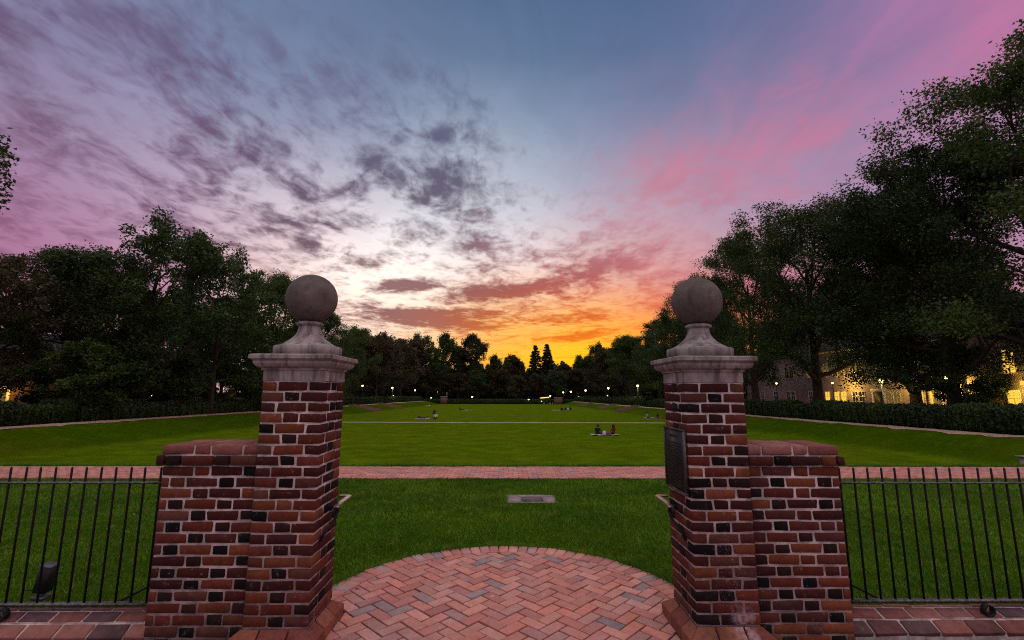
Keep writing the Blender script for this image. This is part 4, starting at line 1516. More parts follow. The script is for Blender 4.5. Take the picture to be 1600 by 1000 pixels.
FAR = [  # picture column, kind, top row, distance
    (556, 'farA', 512, 205), (590, 'farB', 524, 222), (628, 'farC', 529, 205), (656, 'farA', 523, 224), (694, 'farA', 523, 214), (718, 'farB', 546, 224), (740, 'pine', 525, 212), (772, 'farA', 556, 228), (801, 'farB', 557, 222),
    (837, 'conifer', 537, 222), (855, 'conifer', 535, 223), (884, 'farB', 570, 226), (911, 'farA', 556, 222), (934, 'farA', 538, 222), (960, 'farB', 548, 222), (989, 'farA', 543, 216), (1019, 'conifer', 513, 205), (1050, 'airy', 494, 180)]
nth = ['first', 'second', 'third', 'fourth', 'fifth', 'sixth', 'seventh', 'eighth', 'ninth', 'tenth', 'eleventh', 'twelfth', 'thirteenth', 'fourteenth', 'fifteenth', 'sixteenth', 'seventeenth', 'eighteenth']
desc = {'farA': 'dark broadleaf tree', 'farB': 'olive broadleaf tree', 'farC': 'brownish broadleaf tree', 'pine': 'tall flat-topped pine', 'conifer': 'pointed conifer', 'airy': 'thin-topped tree'}
for i, (px, kind, py, D) in enumerate(FAR):
    x = bearing(px, D)
    z = height_at(py, D, px)
    H = z - tz(x, D)
    place_tree(kind, x, D, H, i * 2.1, '%s in the far tree line, %s tree from its left end' % (desc[kind], nth[i]), GF, {'farA': .62, 'farB': .7, 'farC': .85, 'pine': .85}.get(kind, 1.0))
for i in range(16):          # lower trees in front of the far line
    px = 560 + i * 31
    D = 203 + (i * 7) % 5 * 2.5
    x = bearing(px, D)
    place_tree(['farB', 'farC', 'farA', 'farC'][i % 4], x, D, 12.0 + (i * 5) % 4 * 1.2, i * 1.3, 'low tree at the foot of the far tree line, %s from the left' % nth[i], 'low trees of the far line', .95)


# dense woodland closing the far end and the gaps behind the side trees
rw = np.random.default_rng(31)
nw = 90000
wx_ = rw.uniform(-130, 130, nw)
wy_ = rw.uniform(236, 250, nw)
wz_ = rw.random(nw) ** 1.2 * (18.6 + 2.2 * np.sin(wx_ * .31) + 1.6 * np.sin(wx_ * .83 + 1) + 1.2 * np.sin(wx_ * 2.1)) + tz(0, 240)
pos = np.stack([wx_, wy_, wz_], 1)
nrm = rw.normal(0, 1, (nw, 3))
nrm /= np.linalg.norm(nrm, axis=1)[:, None]
t1 = np.cross(nrm, rw.normal(0, 1, (nw, 3)))
t1 /= np.linalg.norm(t1, axis=1)[:, None]
t2 = np.cross(nrm, t1)
ls = rw.uniform(.5, 1.1, nw)[:, None]
VL = np.stack([pos - t1 * ls, pos + t2 * ls * .6, pos + t1 * ls, pos - t2 * ls * .6], 1).reshape(-1, 3)
tag(obj('woodland', qmesh('woodland', VL, np.arange(nw * 4).reshape(-1, 4)), M['leaf_dark']), 'dense dark woodland mass closing the far end below the tree tops', 'woodland', kind='stuff')


# ------------------------------------------------------------------ hedges
def hedge_mesh(seed, L, Wd, Hh, n, lsize=.10):
    rs = np.random.default_rng(seed)
    u = rs.random(n) * 2 * math.pi
    y = rs.random(n) * L
    lump = 1 + .12 * np.sin(y * 3.9 + seed) + .08 * np.sin(y * 8.3 + 2 * seed) + .05 * rs.normal(0, 1, n)
    k = 3.2
    cx = np.sign(np.cos(u)) * np.abs(np.cos(u)) ** (2 / k) * Wd / 2 * lump
    cz = np.sign(np.sin(u)) * np.abs(np.sin(u)) ** (2 / k) * Hh / 2 * lump + Hh / 2
    ok = cz > .02
    pos = np.stack([cx, y, cz], 1)[ok]
    m_ = len(pos)
    nrm = np.stack([cx, np.zeros(n), cz - Hh / 2], 1)[ok] + rs.normal(0, .6, (m_, 3))
    nrm /= np.linalg.norm(nrm, axis=1)[:, None] + 1e-9
    t1 = np.cross(nrm, rs.normal(0, 1, (m_, 3)))
    t1 /= np.linalg.norm(t1, axis=1)[:, None] + 1e-9
    t2 = np.cross(nrm, t1)
    ls = (lsize * rs.uniform(.6, 1.4, m_))[:, None]
    V_ = np.stack([pos - t1 * ls, pos + t2 * ls * .6, pos + t1 * ls, pos - t2 * ls * .6], 1).reshape(-1, 3)
    F_ = np.arange(m_ * 4).reshape(-1, 4)
    # dark twiggy inside
    g2 = Geo()
    g2.add(V_, F_)
    seg = 12
    a = np.linspace(0, 2 * math.pi, seg + 1)[:-1]
    k2 = np.arange(seg)
    ringv = lambda yy: np.stack([np.sign(np.cos(a)) * np.abs(np.cos(a)) ** (2 / k) * Wd * .42, np.full(seg, yy), np.sign(np.sin(a)) * np.abs(np.sin(a)) ** (2 / k) * Hh * .42 + Hh / 2], 1)
    g2.add(np.concatenate([ringv(0), ringv(L)]), np.stack([k2, (k2 + 1) % seg, seg + (k2 + 1) % seg, seg + k2], 1))
    return g2.mesh('foliage')


hm = [hedge_mesh(s, 6., 1.7, 1.5, 9000, .105) for s in (1, 2, 3)]
for me in hm:
    me.materials.append(M['leaf_hedge'])
hmf = hedge_mesh(9, 6., 1.9, 1.7, 2200, .24)
hmf.materials.append(M['leaf_hedge'])


def hedge(name, x, y0, y1, label, hs=1., ws=1.):
    t = empty(name, (x, y0, tz(x, y0)), label, 'hedge')
    y = y0
    i = 0
    while y < y1 - .5:
        L = min(random.uniform(2.4, 5.0), y1 - y)
        me = hm[i % 3] if y < 95 else hmf
        o = bpy.data.objects.new('foliage', me)
        col.objects.link(o)
        o.parent = t
        o.location = (random.uniform(-.1, .1), y - y0, tz(x, y + 3) - tz(x, y0) - .05)
        s = random.uniform(.86, 1.12)
        o.scale = (ws * random.uniform(.95, 1.08), L / 6., hs * s)
        o['kind'] = 'stuff'
        y += L
        i += 1
    return t


hedge('hedge', -33.6, 24, 36.6, 'rounded boxwood hedge at the left edge, ending before a gap', 1.0, 1.15)
hedge('hedge', -33.8, 37.5, 190, 'long dark hedge along the top of the left bank', .95)
hedge('hedge', 30.0, 20, 190, 'long dark hedge along the top of the right bank', 1.05)
# far hedge across the end
t = empty('hedge', (-34, 201, tz(-20, 201)), 'low dark hedge across the far end of the lawn', 'hedge')
for k in range(12):
    o = bpy.data.objects.new('foliage', hmf)
    col.objects.link(o)
    o.parent = t
    o.location = (k * 6., random.uniform(-.3, .3), 0)
    o.rotation_euler = (0, 0, -math.pi / 2)
    o.scale = (1.2, 1, 1.15)
    o['kind'] = 'stuff'


# ------------------------------------------------------------------ stairs on the banks, far brick piers
def bank_stair(side, y, label):
    xb, xt = (25.2, 31.2) if side < 0 else (23.2, 27.8)
    t = empty('bank_stair', (side * xb, y, tz(side * xb, y)), label, 'steps', 'stairs in the grass banks')
    z0 = tz(side * xb, y)
    z1 = tz(side * xt, y)
    n = 9
    for i in range(n):
        g_ = Geo()
        a, b = sorted((side * (xb + (xt - xb) * i / n) - side * xb, side * (xb + (xt - xb) * (i + 1) / n) - side * xb))
        g_.box(a, b, -1.1, 1.1, -.3, (z1 - z0) * (i + 1) / n + .02)
        obj('step', g_.mesh('step'), M['darkwall'], t)
    for yy in (-1.3, 1.3):
        V = [(0, yy - .2, -.3), (0, yy + .2, -.3), (0, yy + .2, .35), (0, yy - .2, .35)]
        L = side * (xt - xb)
        V += [(L, yy - .2, -.3), (L, yy + .2, -.3), (L, yy + .2, z1 - z0 + .40), (L, yy - .2, z1 - z0 + .40)]
        F_ = BOXF if side > 0 else BOXF
        me = qmesh('cheek_wall', np.array(V), np.array([[0, 1, 2, 3], [4, 7, 6, 5], [0, 4, 5, 1], [1, 5, 6, 2], [2, 6, 7, 3], [3, 7, 4, 0]]))
        obj('cheek_wall', me, M['darkwall'], t)
    return t


bank_stair(-1, 97, 'nearer brick stair in the left grass bank')
bank_stair(-1, 119, 'farther brick stair in the left grass bank')
bank_stair(1, 97, 'nearest of three brick stairs in the right grass bank')
bank_stair(1, 117, 'middle of three brick stairs in the right grass bank')
bank_stair(1, 145, 'farthest of three brick stairs in the right grass bank')


def far_pier(px, D, w, h, label, post):
    x = bearing(px, D)
    t = empty('brick_pier', (x, D, tz(x, D)), label, 'pier')
    g_ = Geo()
    g_.box(-w / 2, w / 2, -.5, .5, -.2, h)
    obj('body', g_.mesh('body'), M['darkwall'], t)
    g_ = Geo()
    g_.box(-w / 2 - .12, w / 2 + .12, -.62, .62, h, h + .22)
    obj('coping', g_.mesh('coping'), M['stone'], t)
    if post:
        g_ = Geo()
        g_.tube([(w / 2 - .2, 0, h + .2), (w / 2 - .2, 0, h + 1.9)], .18, 8)
        obj('post', g_.mesh('post'), M['stone'], t)


far_pier(694, 196, 2.7, 2.9, 'brick pier at the far end of the left bank', True)
far_pier(872, 197, 3.3, 2.7, 'brick pier at the far end of the right bank, beside the lit awning', False)
# low brick pier at the end of the walk, right edge
t = empty('brick_pier', (13.5, 11.75, tz(13.5, 11.75)), 'low stone-capped brick pier by the walk at the right edge', 'pier')
for k in range(3):
    for j in range(3):
        put_brick(t, (-.32 + .225 * j + (.11 if k % 2 else 0), -.16, .045 + k * .076), (.212, .1, .064), M['brick'], red())
g_ = Geo()
g_.box(-.42, .45, -.20, .2, -.1, .232)
obj('mortar_core', g_.mesh('mortar_core'), M['mortar'], t)
g_ = Geo()
g_.box(-.47, .5, -.26, .25, .233, .27)
obj('coping', g_.mesh('coping'), M['stone'], t)


# ------------------------------------------------------------------ lamps
def lamp(px, py, X, label, D=None, white=False, r=.24, power=0):
    if D is None:
        s = ray(px, py)
        D = (X - CX0) * s.y / s.x
    x = bearing(px, D)
    zh = height_at(py, D, px)
    z0 = tz(x, D)
    t = empty('lamp_post', (x, D, z0), label, 'lamp post', 'lamp posts round the lawn')
    h = max(zh - z0, .9)
    r *= .72
    g_ = Geo()
    g_.tube([(0, 0, -.1), (0, 0, .25), (0, 0, .3), (0, 0, h - r)], [.12, .11, .055, .045], 8)
    obj('post', g_.mesh('post', True), M['iron'], t)
    v, f4 = lathe([(.02, h - r), (r * .6, h - r * .9), (r, h), (r * .85, h + r * .6), (.02, h + r * .75)], 14)
    obj('globe', qmesh('globe', v, f4, True), M['lamp_white'] if white else M['lamp'], t)
    v, f4 = lathe([(r * 1.05, h + r * .62), (r * .5, h + r * 1.0), (.03, h + r * 1.25), (.01, h + r * 1.5)], 14)
    obj('cap', qmesh('cap', v, f4), M['iron'], t)
    if power:
        l_ = bpy.data.lights.new('lamp_light', 'POINT')
        l_.energy = power
        l_.color = (1, .70, .28)
        l_.shadow_soft_size = r
        lo_ = bpy.data.objects.new('lamp_light', l_)
        col.objects.link(lo_)
        lo_.parent = t
        lo_.location = (0, 0, h - r - .15)
    return t


lamp(566, 602.7, -34.5, 'lit lamp post close beside the left pillar', r=.28)
lamp(613, 606, -33.0, 'lit lamp post on the left bank, with its pole showing', power=160, r=.34)
lamp(648.5, 609.8, -32.8, 'lit lamp post on the left bank, third from the left pillar', r=.36)
lamp(684, 612.7, -31.5, 'lit lamp post on the left bank, near the far brick pier', r=.40)
lamp(738, 620, None, 'single lit lamp post left of the centre of the far tree line', D=204, r=.45)
lamp(826, 624.5, None, 'lit lamp post just right of the centre of the far tree line', D=200, r=.42)
lamp(846, 627, None, 'low dim lamp below the lit awning', D=199, r=.25, white=True)
lamp(859.7, 618.7, None, 'lit lamp post above the lit awning', D=208, r=.38)
lamp(880, 613, 29.8, 'smaller of two lamps side by side right of the far brick pier', D=200, r=.42)
lamp(892, 612, 29.8, 'larger of two lamps side by side right of the far brick pier', D=190, r=.48)
lamp(915, 610, 29.8, 'lit lamp post midway along the right bank', r=.42)
lamp(950.5, 606.5, 29.6, 'bright lamp post on the right bank, second from the right pillar', r=.38)
lamp(996.7, 602.7, 29.6, 'bright lamp post on the right bank, nearest the right pillar', power=160, r=.34)
lamp(602, 622, None, 'low dim light left of and below the lamp with the showing pole', D=140, r=.24, white=True)
lamp(615, 618, None, 'dim light just below the lamp with the showing pole', D=150, r=.2, white=True)
lamp(674, 621.5, None, 'low light left of the far left brick pier', D=188, r=.30, white=True)
lamp(904, 619.5, None, 'dim low light left of the parked car', D=200, r=.26, white=True)
lamp(937, 621, None, 'dim low light right of the parked car', D=185, r=.26, white=True)
lamp(949, 618, None, 'dim light below the bright lamp on the right bank', D=175, r=.26, white=True)
lamp(1214, 599, 38., 'lit lamp post right of the plaque pillar, before the mauve wall', r=.16)
lamp(1302, 598.4, 37.5, 'lit lamp post on the left side of the lit gable wall', r=.13)
lamp(1378.4, 595, 37.5, 'tall bright lamp post between the lit gable and the doorway', r=.24, power=120)
lamp(1481, 590, 36.6, 'double lantern post beside the thickest tree trunk on the right', r=.16)
lamp(237.6, 617.6, -37, 'small white light behind the left hedge', r=.11, white=True)


# ------------------------------------------------------------------ buildings
def window(parent, c, w, h, axis, pane, nx=2, nz=3, face=-1):
    """window on a wall facing -x (axis 'x', face -1) or +x, or facing -y (axis 'y')"""
    fr = Geo()
    pn = Geo()

    def bx(g__, a0, a1, d0, d1, z0, z1):
        d0, d1 = sorted((d0 * face, d1 * face))
        if axis == 'x':
            g__.box(d0, d1, a0, a1, z0, z1)
        else:
            g__.box(a0, a1, d0, d1, z0, z1)
    s = .07
    bx(fr, -w / 2 - s, w / 2 + s, 0, .10, h / 2, h / 2 + s)
    bx(fr, -w / 2 - s - .05, w / 2 + s + .05, 0, .16, -h / 2 - s, -h / 2)
    bx(fr, -w / 2 - s, -w / 2, 0, .10, -h / 2, h / 2)
    bx(fr, w / 2, w / 2 + s, 0, .10, -h / 2, h / 2)
    for i in range(1, nx):
        a = -w / 2 + w * i / nx
        bx(fr, a - .022, a + .022, .03, .07, -h / 2, h / 2)
    for i in range(1, nz):
        z = -h / 2 + h * i / nz
        bx(fr, -w / 2, w / 2, .032, .068, z - .022, z + .022)
    o = obj('window', fr.mesh('window'), M['white'], parent, c)
    bx(pn, -w / 2, w / 2, .008, .028, -h / 2, h / 2)
    obj('pane', pn.mesh('pane'), M[pane], o)
    return o


def point(parent, loc, e, c=(1, .58, .10), r=.12):
    l_ = bpy.data.lights.new('wall_light', 'POINT')
    l_.energy = e
    l_.color = c
    l_.shadow_soft_size = r
    lo_ = bpy.data.objects.new('wall_light', l_)
    col.objects.link(lo_)
    lo_.parent = parent
    lo_.location = loc


def hip_roof(g_, x0, x1, y0, y1, z, h, ov=.5):
    x0, x1, y0, y1 = x0 - ov, x1 + ov, y0 - ov, y1 + ov
    d = min(x1 - x0, y1 - y0) / 2
    if x1 - x0 < y1 - y0:
        r = [((x0 + x1) / 2, y0 + d, z + h), ((x0 + x1) / 2, y1 - d, z + h)]
    else:
        r = [(x0 + d, (y0 + y1) / 2, z + h), (x1 - d, (y0 + y1) / 2, z + h)]
    V = [(x0, y0, z), (x1, y0, z), (x1, y1, z), (x0, y1, z)] + r
    if x1 - x0 < y1 - y0:
        f4, f3 = [[1, 2, 5, 4], [3, 0, 4, 5]], [[0, 1, 4], [2, 3, 5]]
    else:
        f4, f3 = [[0, 1, 5, 4], [2, 3, 4, 5]], [[1, 2, 5], [3, 0, 4]]
    g_.add(np.array(V), np.array(f4), np.array(f3))


BZ = -1.25
bld = empty('hall', (44, 38, BZ), 'pale hall with amber lit windows and a columned porch behind the right trees', 'building')


def bl(name, mt, *boxes):
    g_ = Geo()
    for b in boxes:
        g_.box(*b)
    return obj(name, g_.mesh(name), M[mt], bld)


bl('wall', 'stucco', (0, 13, 0, 46, -1, 8.2))
bl('cornice', 'white', (-.3, 13.3, -.3, 46.3, 8.2, 8.55))
bl('base_course', 'stone', (-.12, 0, 0, 46, -1, .7))
g_ = Geo()
hip_roof(g_, 0, 13, 0, 46, 8.55, 4.6)
obj('roof', g_.mesh('roof'), M['roof'], bld)
for yw, pane in [(63, 'lit'), (61.2, 'lit'), (60, 'lit'), (58, 'glass'), (56.9, 'glass'), (53, 'lit_dim'), (51.8, 'lit_dim'), (48.9, 'lit'), (47.8, 'lit'), (45.75, 'lit'), (66.5, 'glass'), (70.6, 'glass'), (71.8, 'glass'), (75.2, 'glass'), (79, 'glass')]:
    window(bld, (0, yw - 38, 2.15), .86, 1.75, 'x', pane)
    window(bld, (0, yw - 38, 5.9), .86, 1.7, 'x', 'lit_dim' if int(yw * 7) % 3 == 0 else 'glass')
dr = bl('door', 'door', (-.08, .0, 15.6, 17.0, .2, 3.0))
g_ = Geo()
g_.tube([(-.13, 16.75, 1.4), (-.13, 16.75, 1.65)], .025, 6)
obj('handle', g_.mesh('handle'), M['bronze_edge'], dr)
bl('door_case', 'white', (-.12, 0, 15.3, 15.57, .2, 3.05), (-.12, 0, 17.03, 17.3, .2, 3.05), (-.16, 0, 15.2, 17.4, 3.06, 3.4))
# lamp under the eaves
bl('wall_lantern', 'lit', (-.34, -.16, 19.95, 20.2, 4.35, 4.7))
bl('wall_lantern', 'lit', (-.34, -.16, 11.4, 11.62, 3.9, 4.2))
point(bld, (-1.7, 20.08, 3.9), 170)
point(bld, (-1.7, 11.5, 3.6), 80)
# porch
bl('porch_floor', 'stone', (-2.6, -.13, 3.2, 8.0, -1, .9))
for yc in (3.7, 5.1, 6.3, 7.5):
    v, f4 = lathe([(.27, .9), (.27, 1.05), (.215, 1.1), (.205, 2.4), (.175, 4.25), (.22, 4.3), (.25, 4.42), (.25, 4.5)], 18)
    obj('column', qmesh('column', v, f4, True), M['white'], bld, (-2.25, yc, 0))
bl('entablature', 'white', (-2.65, 0, 3.15, 8.05, 4.5, 5.25))
g_ = Geo()
g_.add(np.array([(-2.8, 3.0, 5.25), (-2.8, 8.2, 5.25), (-2.8, 5.6, 6.9), (0, 3.0, 5.25), (0, 8.2, 5.25), (0, 5.6, 6.9)]), np.array([[0, 3, 5, 2], [1, 2, 5, 4]]), np.array([[0, 2, 1]]))
obj('pediment', g_.mesh('pediment'), M['white'], bld)
window(bld, (0, 5.6, 2.6), 1.1, 2.4, 'x', 'lit', 3, 4)
bl('porch_lantern', 'lit', (-1.35, -1.05, 5.45, 5.75, 3.6, 4.0))
point(bld, (-1.2, 5.6, 3.35), 150)
# projecting wing at the right edge
bl('wing', 'stucco', (-1.8, -.01, -9, 1.2, -1, 7.6), (0.0, 12, -9, -.01, -1, 7.6))
g_ = Geo()
hip_roof(g_, -1.8, 12, -9, 1.2, 7.6, 3.8)
obj('wing_roof', g_.mesh('wing_roof'), M['roof'], bld)
for yw, zz0 in ((.1, 2.2), (.1, 5.6), (-2.0, 2.2), (-2.0, 5.6)):
    window(bld, (-1.8, yw, zz0), .9, 1.9, 'x', 'lit')
bl('wing_lantern', 'lit', (-2.15, -1.95, -1.0, -.75, 3.6, 3.95))
point(bld, (-2.9, -.9, 3.2), 70)

bl2 = empty('brick_hall', (-46, 36, -1.2), 'dark brick hall with one lit doorway behind the left hedge', 'building')
g_ = Geo()
g_.box(-12, 0, 0, 40, -1, 6.6)
obj('wall', g_.mesh('wall'), M['darkwall'], bl2)
g_ = Geo()
hip_roof(g_, -12, 0, 0, 40, 6.6, 2.6)
obj('roof', g_.mesh('roof'), M['roof'], bl2)
for yw in (3, 11.5, 15, 18.5, 22, 25.5, 29, 32.5, 36):
    for zz0 in (2.1, 5.0):
        window(bl2, (0, yw, zz0), .95, 1.8, 'x', 'glass', face=1)
g_ = Geo()
g_.box(.0, .09, 6.8, 8.2, .1, 2.9)
dr = obj('door', g_.mesh('door'), M['lit_dim'], bl2)
g_ = Geo()
g_.tube([(.14, 7.95, 1.3), (.14, 7.95, 1.55)], .025, 6)
obj('handle', g_.mesh('handle'), M['bronze_edge'], dr)
g_ = Geo()
for b in ((0, .14, 6.5, 6.77, .1, 2.95), (0, .14, 8.23, 8.5, .1, 2.95), (0, .2, 6.4, 8.6, 2.96, 3.3)):
    g_.box(*b)
obj('door_case', g_.mesh('door_case'), M['white'], bl2)
g_ = Geo()
g_.box(.2, .42, 8.8, 9.0, 3.0, 3.3)
obj('wall_lantern', g_.mesh('wall_lantern'), M['lit'], bl2)
point(bl2, (1.2, 8.4, 2.9), 60)

# small lit awning at the far end
xA = bearing(851, 207)
t = empty('lit_awning', (xA, 207, tz(xA, 207)), 'low awning lit orange at the far end of the lawn', 'awning')
g_ = Geo()
g_.add(np.array([(-2.4, -1.2, 2.5), (2.4, -1.2, 2.9), (2.4, 1.2, 3.3), (-2.4, 1.2, 2.9)]), np.array([[0, 1, 2, 3]]))
g_.box(-2.4, 2.4, 1.15, 1.25, .0, 2.9)
obj('canopy', g_.mesh('canopy'), M['darkwall'], t)
g_ = Geo()
g_.add(np.array([(-2.0, -1.25, 2.42), (1.8, -1.25, 2.74), (1.8, -1.25, 3.0), (-2.0, -1.25, 2.68)]), np.array([[0, 1, 2, 3]]))
obj('light_strip', g_.mesh('light_strip'), M['strip'], t)
for xx in (-2.3, 2.3):
    g_ = Geo()
    g_.tube([(xx, -1.1, 0), (xx, -1.1, 2.6)], .06, 6)
    obj('post', g_.mesh('post'), M['iron'], t)

# parked car beyond the right bank, its lights on
xC = bearing(918, 190)
zC = tz(xC, 190)
t = empty('parked_car', (xC, 190, zC), 'dark car with pale lights beyond the far right bank', 'car', rz=0)
prof = [(-2.2, .35), (-2.2, .85), (-1.4, .95), (-.8, 1.42), (.7, 1.45), (1.4, 1.0), (2.15, .9), (2.2, .35)]
n = len(prof)
V = [(x, -.85, z) for x, z in prof] + [(x, .85, z) for x, z in prof]
me = bpy.data.meshes.new('body')
me.from_pydata(V, [], [list(range(n)), list(range(2 * n - 1, n - 1, -1))] + [[i, n + i, n + (i + 1) % n, (i + 1) % n] for i in range(n)])
obj('body', me, M['flood'], t)
v, f4 = lathe([(0, -.1), (.32, -.1), (.33, 0), (.32, .1), (0, .1)], 18)
wme = qmesh('wheel', v, f4)
for xx in (-1.35, 1.35):
    for yy in (-.82, .82):
        obj('wheel', wme, M['flood'], t, (xx, yy, .33), (math.pi / 2, 0, 0))
v, f4 = lathe([(.0, 0), (.2, 0), (.17, .08), (0, .1)], 12)
hme = qmesh('headlight', v, f4)
for xx in (-1.9, 1.7):
    obj('headlight', hme, M['lamp_white'], t, (xx, -.86, .75), (math.pi / 2, 0, 0))


# ------------------------------------------------------------------ people on the lawn
POSES = {
    'sit': dict(pelvis=(0, 0, .12), waist=(0, -.04, .30), chest=(0, -.06, .50), neck=(0, -.03, .63), head=(0, .0, .74), crown=(0, 0, .86),
                hipL=(.10, .03, .11), kneeL=(.34, .30, .24), ankL=(.06, .42, .07), toeL=(-.02, .52, .05), hipR=(-.10, .03, .11), kneeR=(-.34, .30, .24), ankR=(-.06, .36, .07), toeR=(.06, .42, .05),
                shL=(.18, -.05, .55), elL=(.27, .06, .33), wrL=(.18, .27, .26), haL=(.13, .34, .25), shR=(-.18, -.05, .55), elR=(-.27, .06, .33), wrR=(-.18, .27, .26), haR=(-.13, .34, .25)),
    'recline': dict(pelvis=(0, 0, .12), waist=(0, -.12, .27), chest=(0, -.22, .44), neck=(0, -.24, .57), head=(0, -.22, .68), crown=(0, -.22, .80),
                    hipL=(.10, .05, .11), kneeL=(.14, .45, .30), ankL=(.13, .80, .07), toeL=(.14, .92, .13), hipR=(-.10, .05, .11), kneeR=(-.12, .46, .13), ankR=(-.12, .88, .07), toeR=(-.12, .96, .16),
                    shL=(.18, -.22, .48), elL=(.26, -.40, .27), wrL=(.26, -.46, .06), haL=(.26, -.52, .03), shR=(-.18, -.22, .48), elR=(-.26, -.40, .27), wrR=(-.26, -.46, .06), haR=(-.26, -.52, .03)),
    'lie': dict(pelvis=(0, 0, .14), waist=(0, -.18, .13), chest=(0, -.38, .16), neck=(0, -.53, .22), head=(0, -.63, .28), crown=(0, -.74, .33),
                hipL=(.10, .05, .12), kneeL=(.13, .44, .13), ankL=(.12, .84, .08), toeL=(.12, .90, .20), hipR=(-.10, .05, .12), kneeR=(-.12, .42, .34), ankR=(-.11, .66, .07), toeR=(-.11, .78, .06),
                shL=(.18, -.42, .16), elL=(.30, -.42, .05), wrL=(.24, -.18, .06), haL=(.2, -.1, .08), shR=(-.18, -.42, .16), elR=(-.30, -.42, .05), wrR=(-.24, -.18, .06), haR=(-.2, -.1, .08)),
}
EDGES = [('pelvis', 'waist'), ('waist', 'chest'), ('chest', 'neck'), ('neck', 'head'), ('head', 'crown')] + [(a + s, b + s) for s in 'LR' for a, b in (('hip', 'knee'), ('knee', 'ank'), ('ank', 'toe'), ('sh', 'el'), ('el', 'wr'), ('wr', 'ha'))] + [('pelvis', 'hipL'), ('pelvis', 'hipR'), ('chest', 'shL'), ('chest', 'shR')]
RAD = dict(pelvis=.15, waist=.13, chest=.15, neck=.055, head=.10, crown=.07, hip=.095, knee=.062, ank=.042, toe=.04, sh=.065, el=.045, wr=.032, ha=.04)


def person(pose, x, y, rz, shirt, pants, label, group, hairlong=False, s=1.):
    J = POSES[pose]
    t = empty('person', (x, y, tz(x, y)), label, 'person', group, rz=rz)
    names = list(J)
    me = bpy.data.meshes.new('body_cage')
    me.from_pydata([J[n] for n in names], [(names.index(a), names.index(b)) for a, b in EDGES], [])
    o = bpy.data.objects.new('body', me)
    col.objects.link(o)
    o.modifiers.new('skin', 'SKIN')
    o.modifiers.new('sub', 'SUBSURF').levels = 1
    sk = me.skin_vertices[0].data if me.skin_vertices else None
    if sk is None:
        import bmesh
        bm = bmesh.new()
        bm.from_mesh(me)
        bm.verts.layers.skin.verify()
        bm.to_mesh(me)
        bm.free()
        sk = me.skin_vertices[0].data
    for i, n_ in enumerate(names):
        r = RAD.get(n_) or RAD[n_[:-1]]
        sk[i].radius = (r, r)
        sk[i].use_root = (n_ == 'pelvis')
    dg = bpy.context.evaluated_depsgraph_get()
    new = bpy.data.meshes.new_from_object(o.evaluated_get(dg))
    o.modifiers.clear()
    o.data = new
    for k in (shirt, pants, 'skin'):
        new.materials.append(M[k])
    seg = []
    for a, b in EDGES:
        base = b.rstrip('LR')
        mi = 2 if base in ('head', 'crown', 'ha', 'wr') else (1 if base in ('knee', 'ank', 'toe', 'hip') else 0)
        if base == 'neck':
            mi = 0
        seg.append((np.array(J[a]), np.array(J[b]), mi))
    for p in new.polygons:
        c = np.array(p.center)
        best, bi = 9, 0
        for a, b, mi in seg:
            d = b - a
            u = np.clip((c - a).dot(d) / d.dot(d), 0, 1)
            e = np.linalg.norm(a + d * u - c)
            if e < best:
                best, bi = e, mi
        p.material_index = bi
        p.use_smooth = True
    o.parent = t
    o.scale = (s, s, s)
    # hair
    hc = (np.array(J['head']) + np.array(J['crown'])) / 2 + np.array([0, -.02, .015])
    v, f4 = lathe([(max(.118 * math.sin(math.pi * i / 10), .001), -.118 * math.cos(math.pi * i / 10)) for i in range(11)], 14)
    v = v + rngG.normal(0, .004, v.shape)
    fr = v[:, 1] > .055
    v[fr & (v[:, 2] < .05), 1] = .055
    if hairlong:
        low = v[:, 2] < -.03
        v[low, 2] = v[low, 2] * 2.6 - .05
        v[low, 1] -= .03
    hm_ = qmesh('hair', v, f4, True)
    obj('hair', hm_, M['hair'], o, tuple(hc))
    return t


GP = 'people sitting on the lawn'


def blanket(x, y, w, d, label, mt='blanket'):
    n = 8
    V = []
    rs = np.random.default_rng(int(abs(x * 100)))
    for j in range(n + 1):
        for i in range(n + 1):
            px_, py_ = x + (i / n - .5) * w + rs.normal(0, .02), y + (j / n - .5) * d + rs.normal(0, .02)
            V.append((px_ - x, py_ - y, tz(px_, py_) - tz(x, y) + .035 + abs(rs.normal(0, .03))))
    f = [[j * (n + 1) + i, j * (n + 1) + i + 1, (j + 1) * (n + 1) + i + 1, (j + 1) * (n + 1) + i] for j in range(n) for i in range(n)]
    o = obj('blanket', qmesh('blanket', np.array(V), np.array(f), True), M[mt], None, (x, y, tz(x, y)))
    md = o.modifiers.new('thick', 'SOLIDIFY')
    md.thickness = .012
    return tag(o, label, 'blanket', 'picnic blankets')


blanket(8.7, 40.7, 2.4, 1.1, 'white blanket under the pair in black and red')
person('sit', 8.12, 40.7, -.5, 'black_cloth', 'navy', 'person in black seated left on the nearest blanket', GP)
person('sit', 9.45, 40.8, .6, 'red', 'black_cloth', 'person in a red top seated right on the nearest blanket', GP, True)


def bag(x, y, w, h, mt, label, name='bag'):
    t_ = empty(name, (x, y, tz(x, y) + .04), label, 'bag')
    v, f4, f3 = chamfer_box(w, w * .6, h, .05, .03, 5)
    obj('body', qmesh('body', v, [f4, f3], True), M[mt], t_, (0, 0, h / 2))
    g_ = Geo()
    g_.tube([(-w * .25, 0, h * .95), (-w * .15, 0, h * 1.25), (w * .15, 0, h * 1.25), (w * .25, 0, h * .95)], .015, 6)
    obj('handle', g_.mesh('handle', True), M[mt], t_)


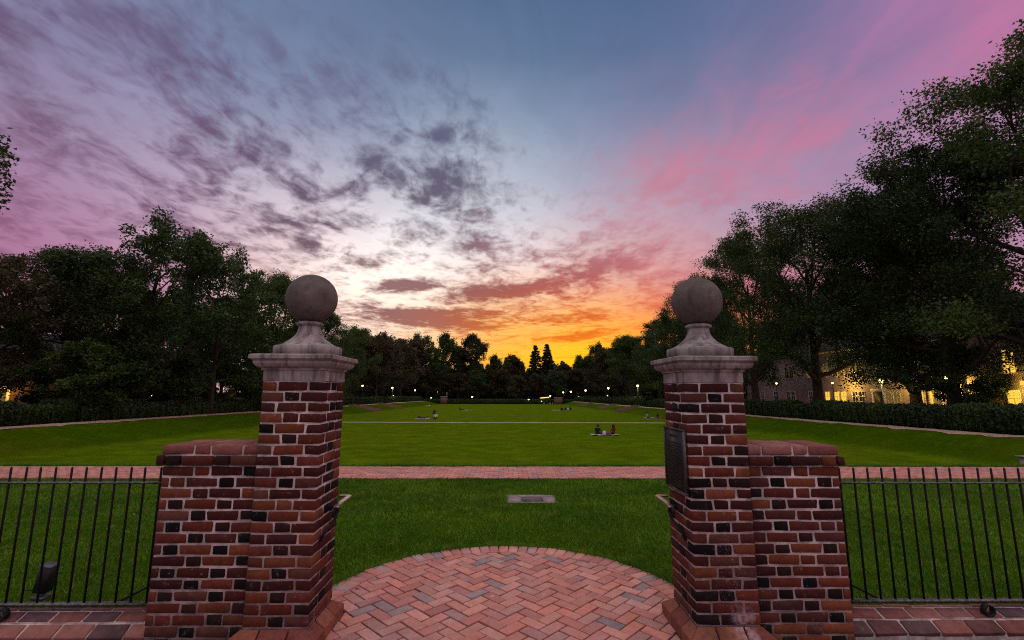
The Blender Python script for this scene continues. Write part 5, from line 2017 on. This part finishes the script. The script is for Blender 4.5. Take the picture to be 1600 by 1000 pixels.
bag(8.62, 40.55, .26, .30, 'white_cloth', 'white bag beside the person in black')
bag(8.98, 40.5, .38, .24, 'plum', 'plum bag between the person in black and the red top')
blanket(-11.3, 66.3, 2.0, 1.0, 'pale blanket under the person lying in black')
person('lie', -11.4, 66.5, 1.45, 'black_cloth', 'black_cloth', 'person in black lying on a pale blanket', GP)
person('sit', -9.5, 66.6, 3.0, 'white_cloth', 'navy', 'person in a white top seated beside the person lying down', GP)
person('sit', -12.4, 85, 3.1, 'black_cloth', 'black_cloth', 'person in black seated behind the one in a white top', GP, True)
person('sit', -22.2, 136, 2.0, 'white_cloth', 'grey', 'left one of two people in white at the foot of the left bank', GP)
person('sit', -21.4, 136.3, 4.0, 'white_cloth', 'navy', 'right one of two people in white at the foot of the left bank', GP)
person('recline', -9.75, 108, -1.5, 'black_cloth', 'black_cloth', 'lone person in black lying back left of the lawn centre', GP)
blanket(-8.3, 107.6, 2.6, 1.6, 'pale blanket beside the lone person in black')
blanket(12.2, 109.5, 2.0, 1.6, 'pale blanket left of the three people in dark clothes')
person('sit', 13.6, 110, .4, 'black_cloth', 'navy', 'left one of three people in dark clothes far on the lawn', GP)
person('sit', 14.5, 110.3, 2.8, 'navy', 'black_cloth', 'middle one of three people in dark clothes far on the lawn', GP)
person('sit', 15.6, 110, -.6, 'black_cloth', 'grey', 'right one of three people in dark clothes far on the lawn', GP, True)
bag(15.0, 109.4, .4, .4, 'white_cloth', 'white bag before the three people in dark clothes')
blanket(22.0, 69.8, 2.2, 1.4, 'pale blanket between two people next to the right pillar')
person('sit', 21.35, 70, -.9, 'blue', 'navy', 'person in pale blue seated on the blanket next to the right pillar', GP)
person('sit', 22.95, 70.1, .9, 'black_cloth', 'black_cloth', 'person in black seated closest to the right pillar', GP)
bag(23.5, 69.7, .35, .3, 'orange', 'orange bag beside the person in black near the right pillar')
for k, (x, y, c, w_) in enumerate([(16.6, 193, 'white_cloth', 'leftmost'), (18.0, 194, 'grey', 'second from left'), (19.0, 193, 'white_cloth', 'second from right'), (20.2, 194.5, 'white_cloth', 'rightmost')]):
    person('sit', x, y, k * 1.4, c, 'navy', '%s of four people seated at the far end below the lit awning' % w_, GP)
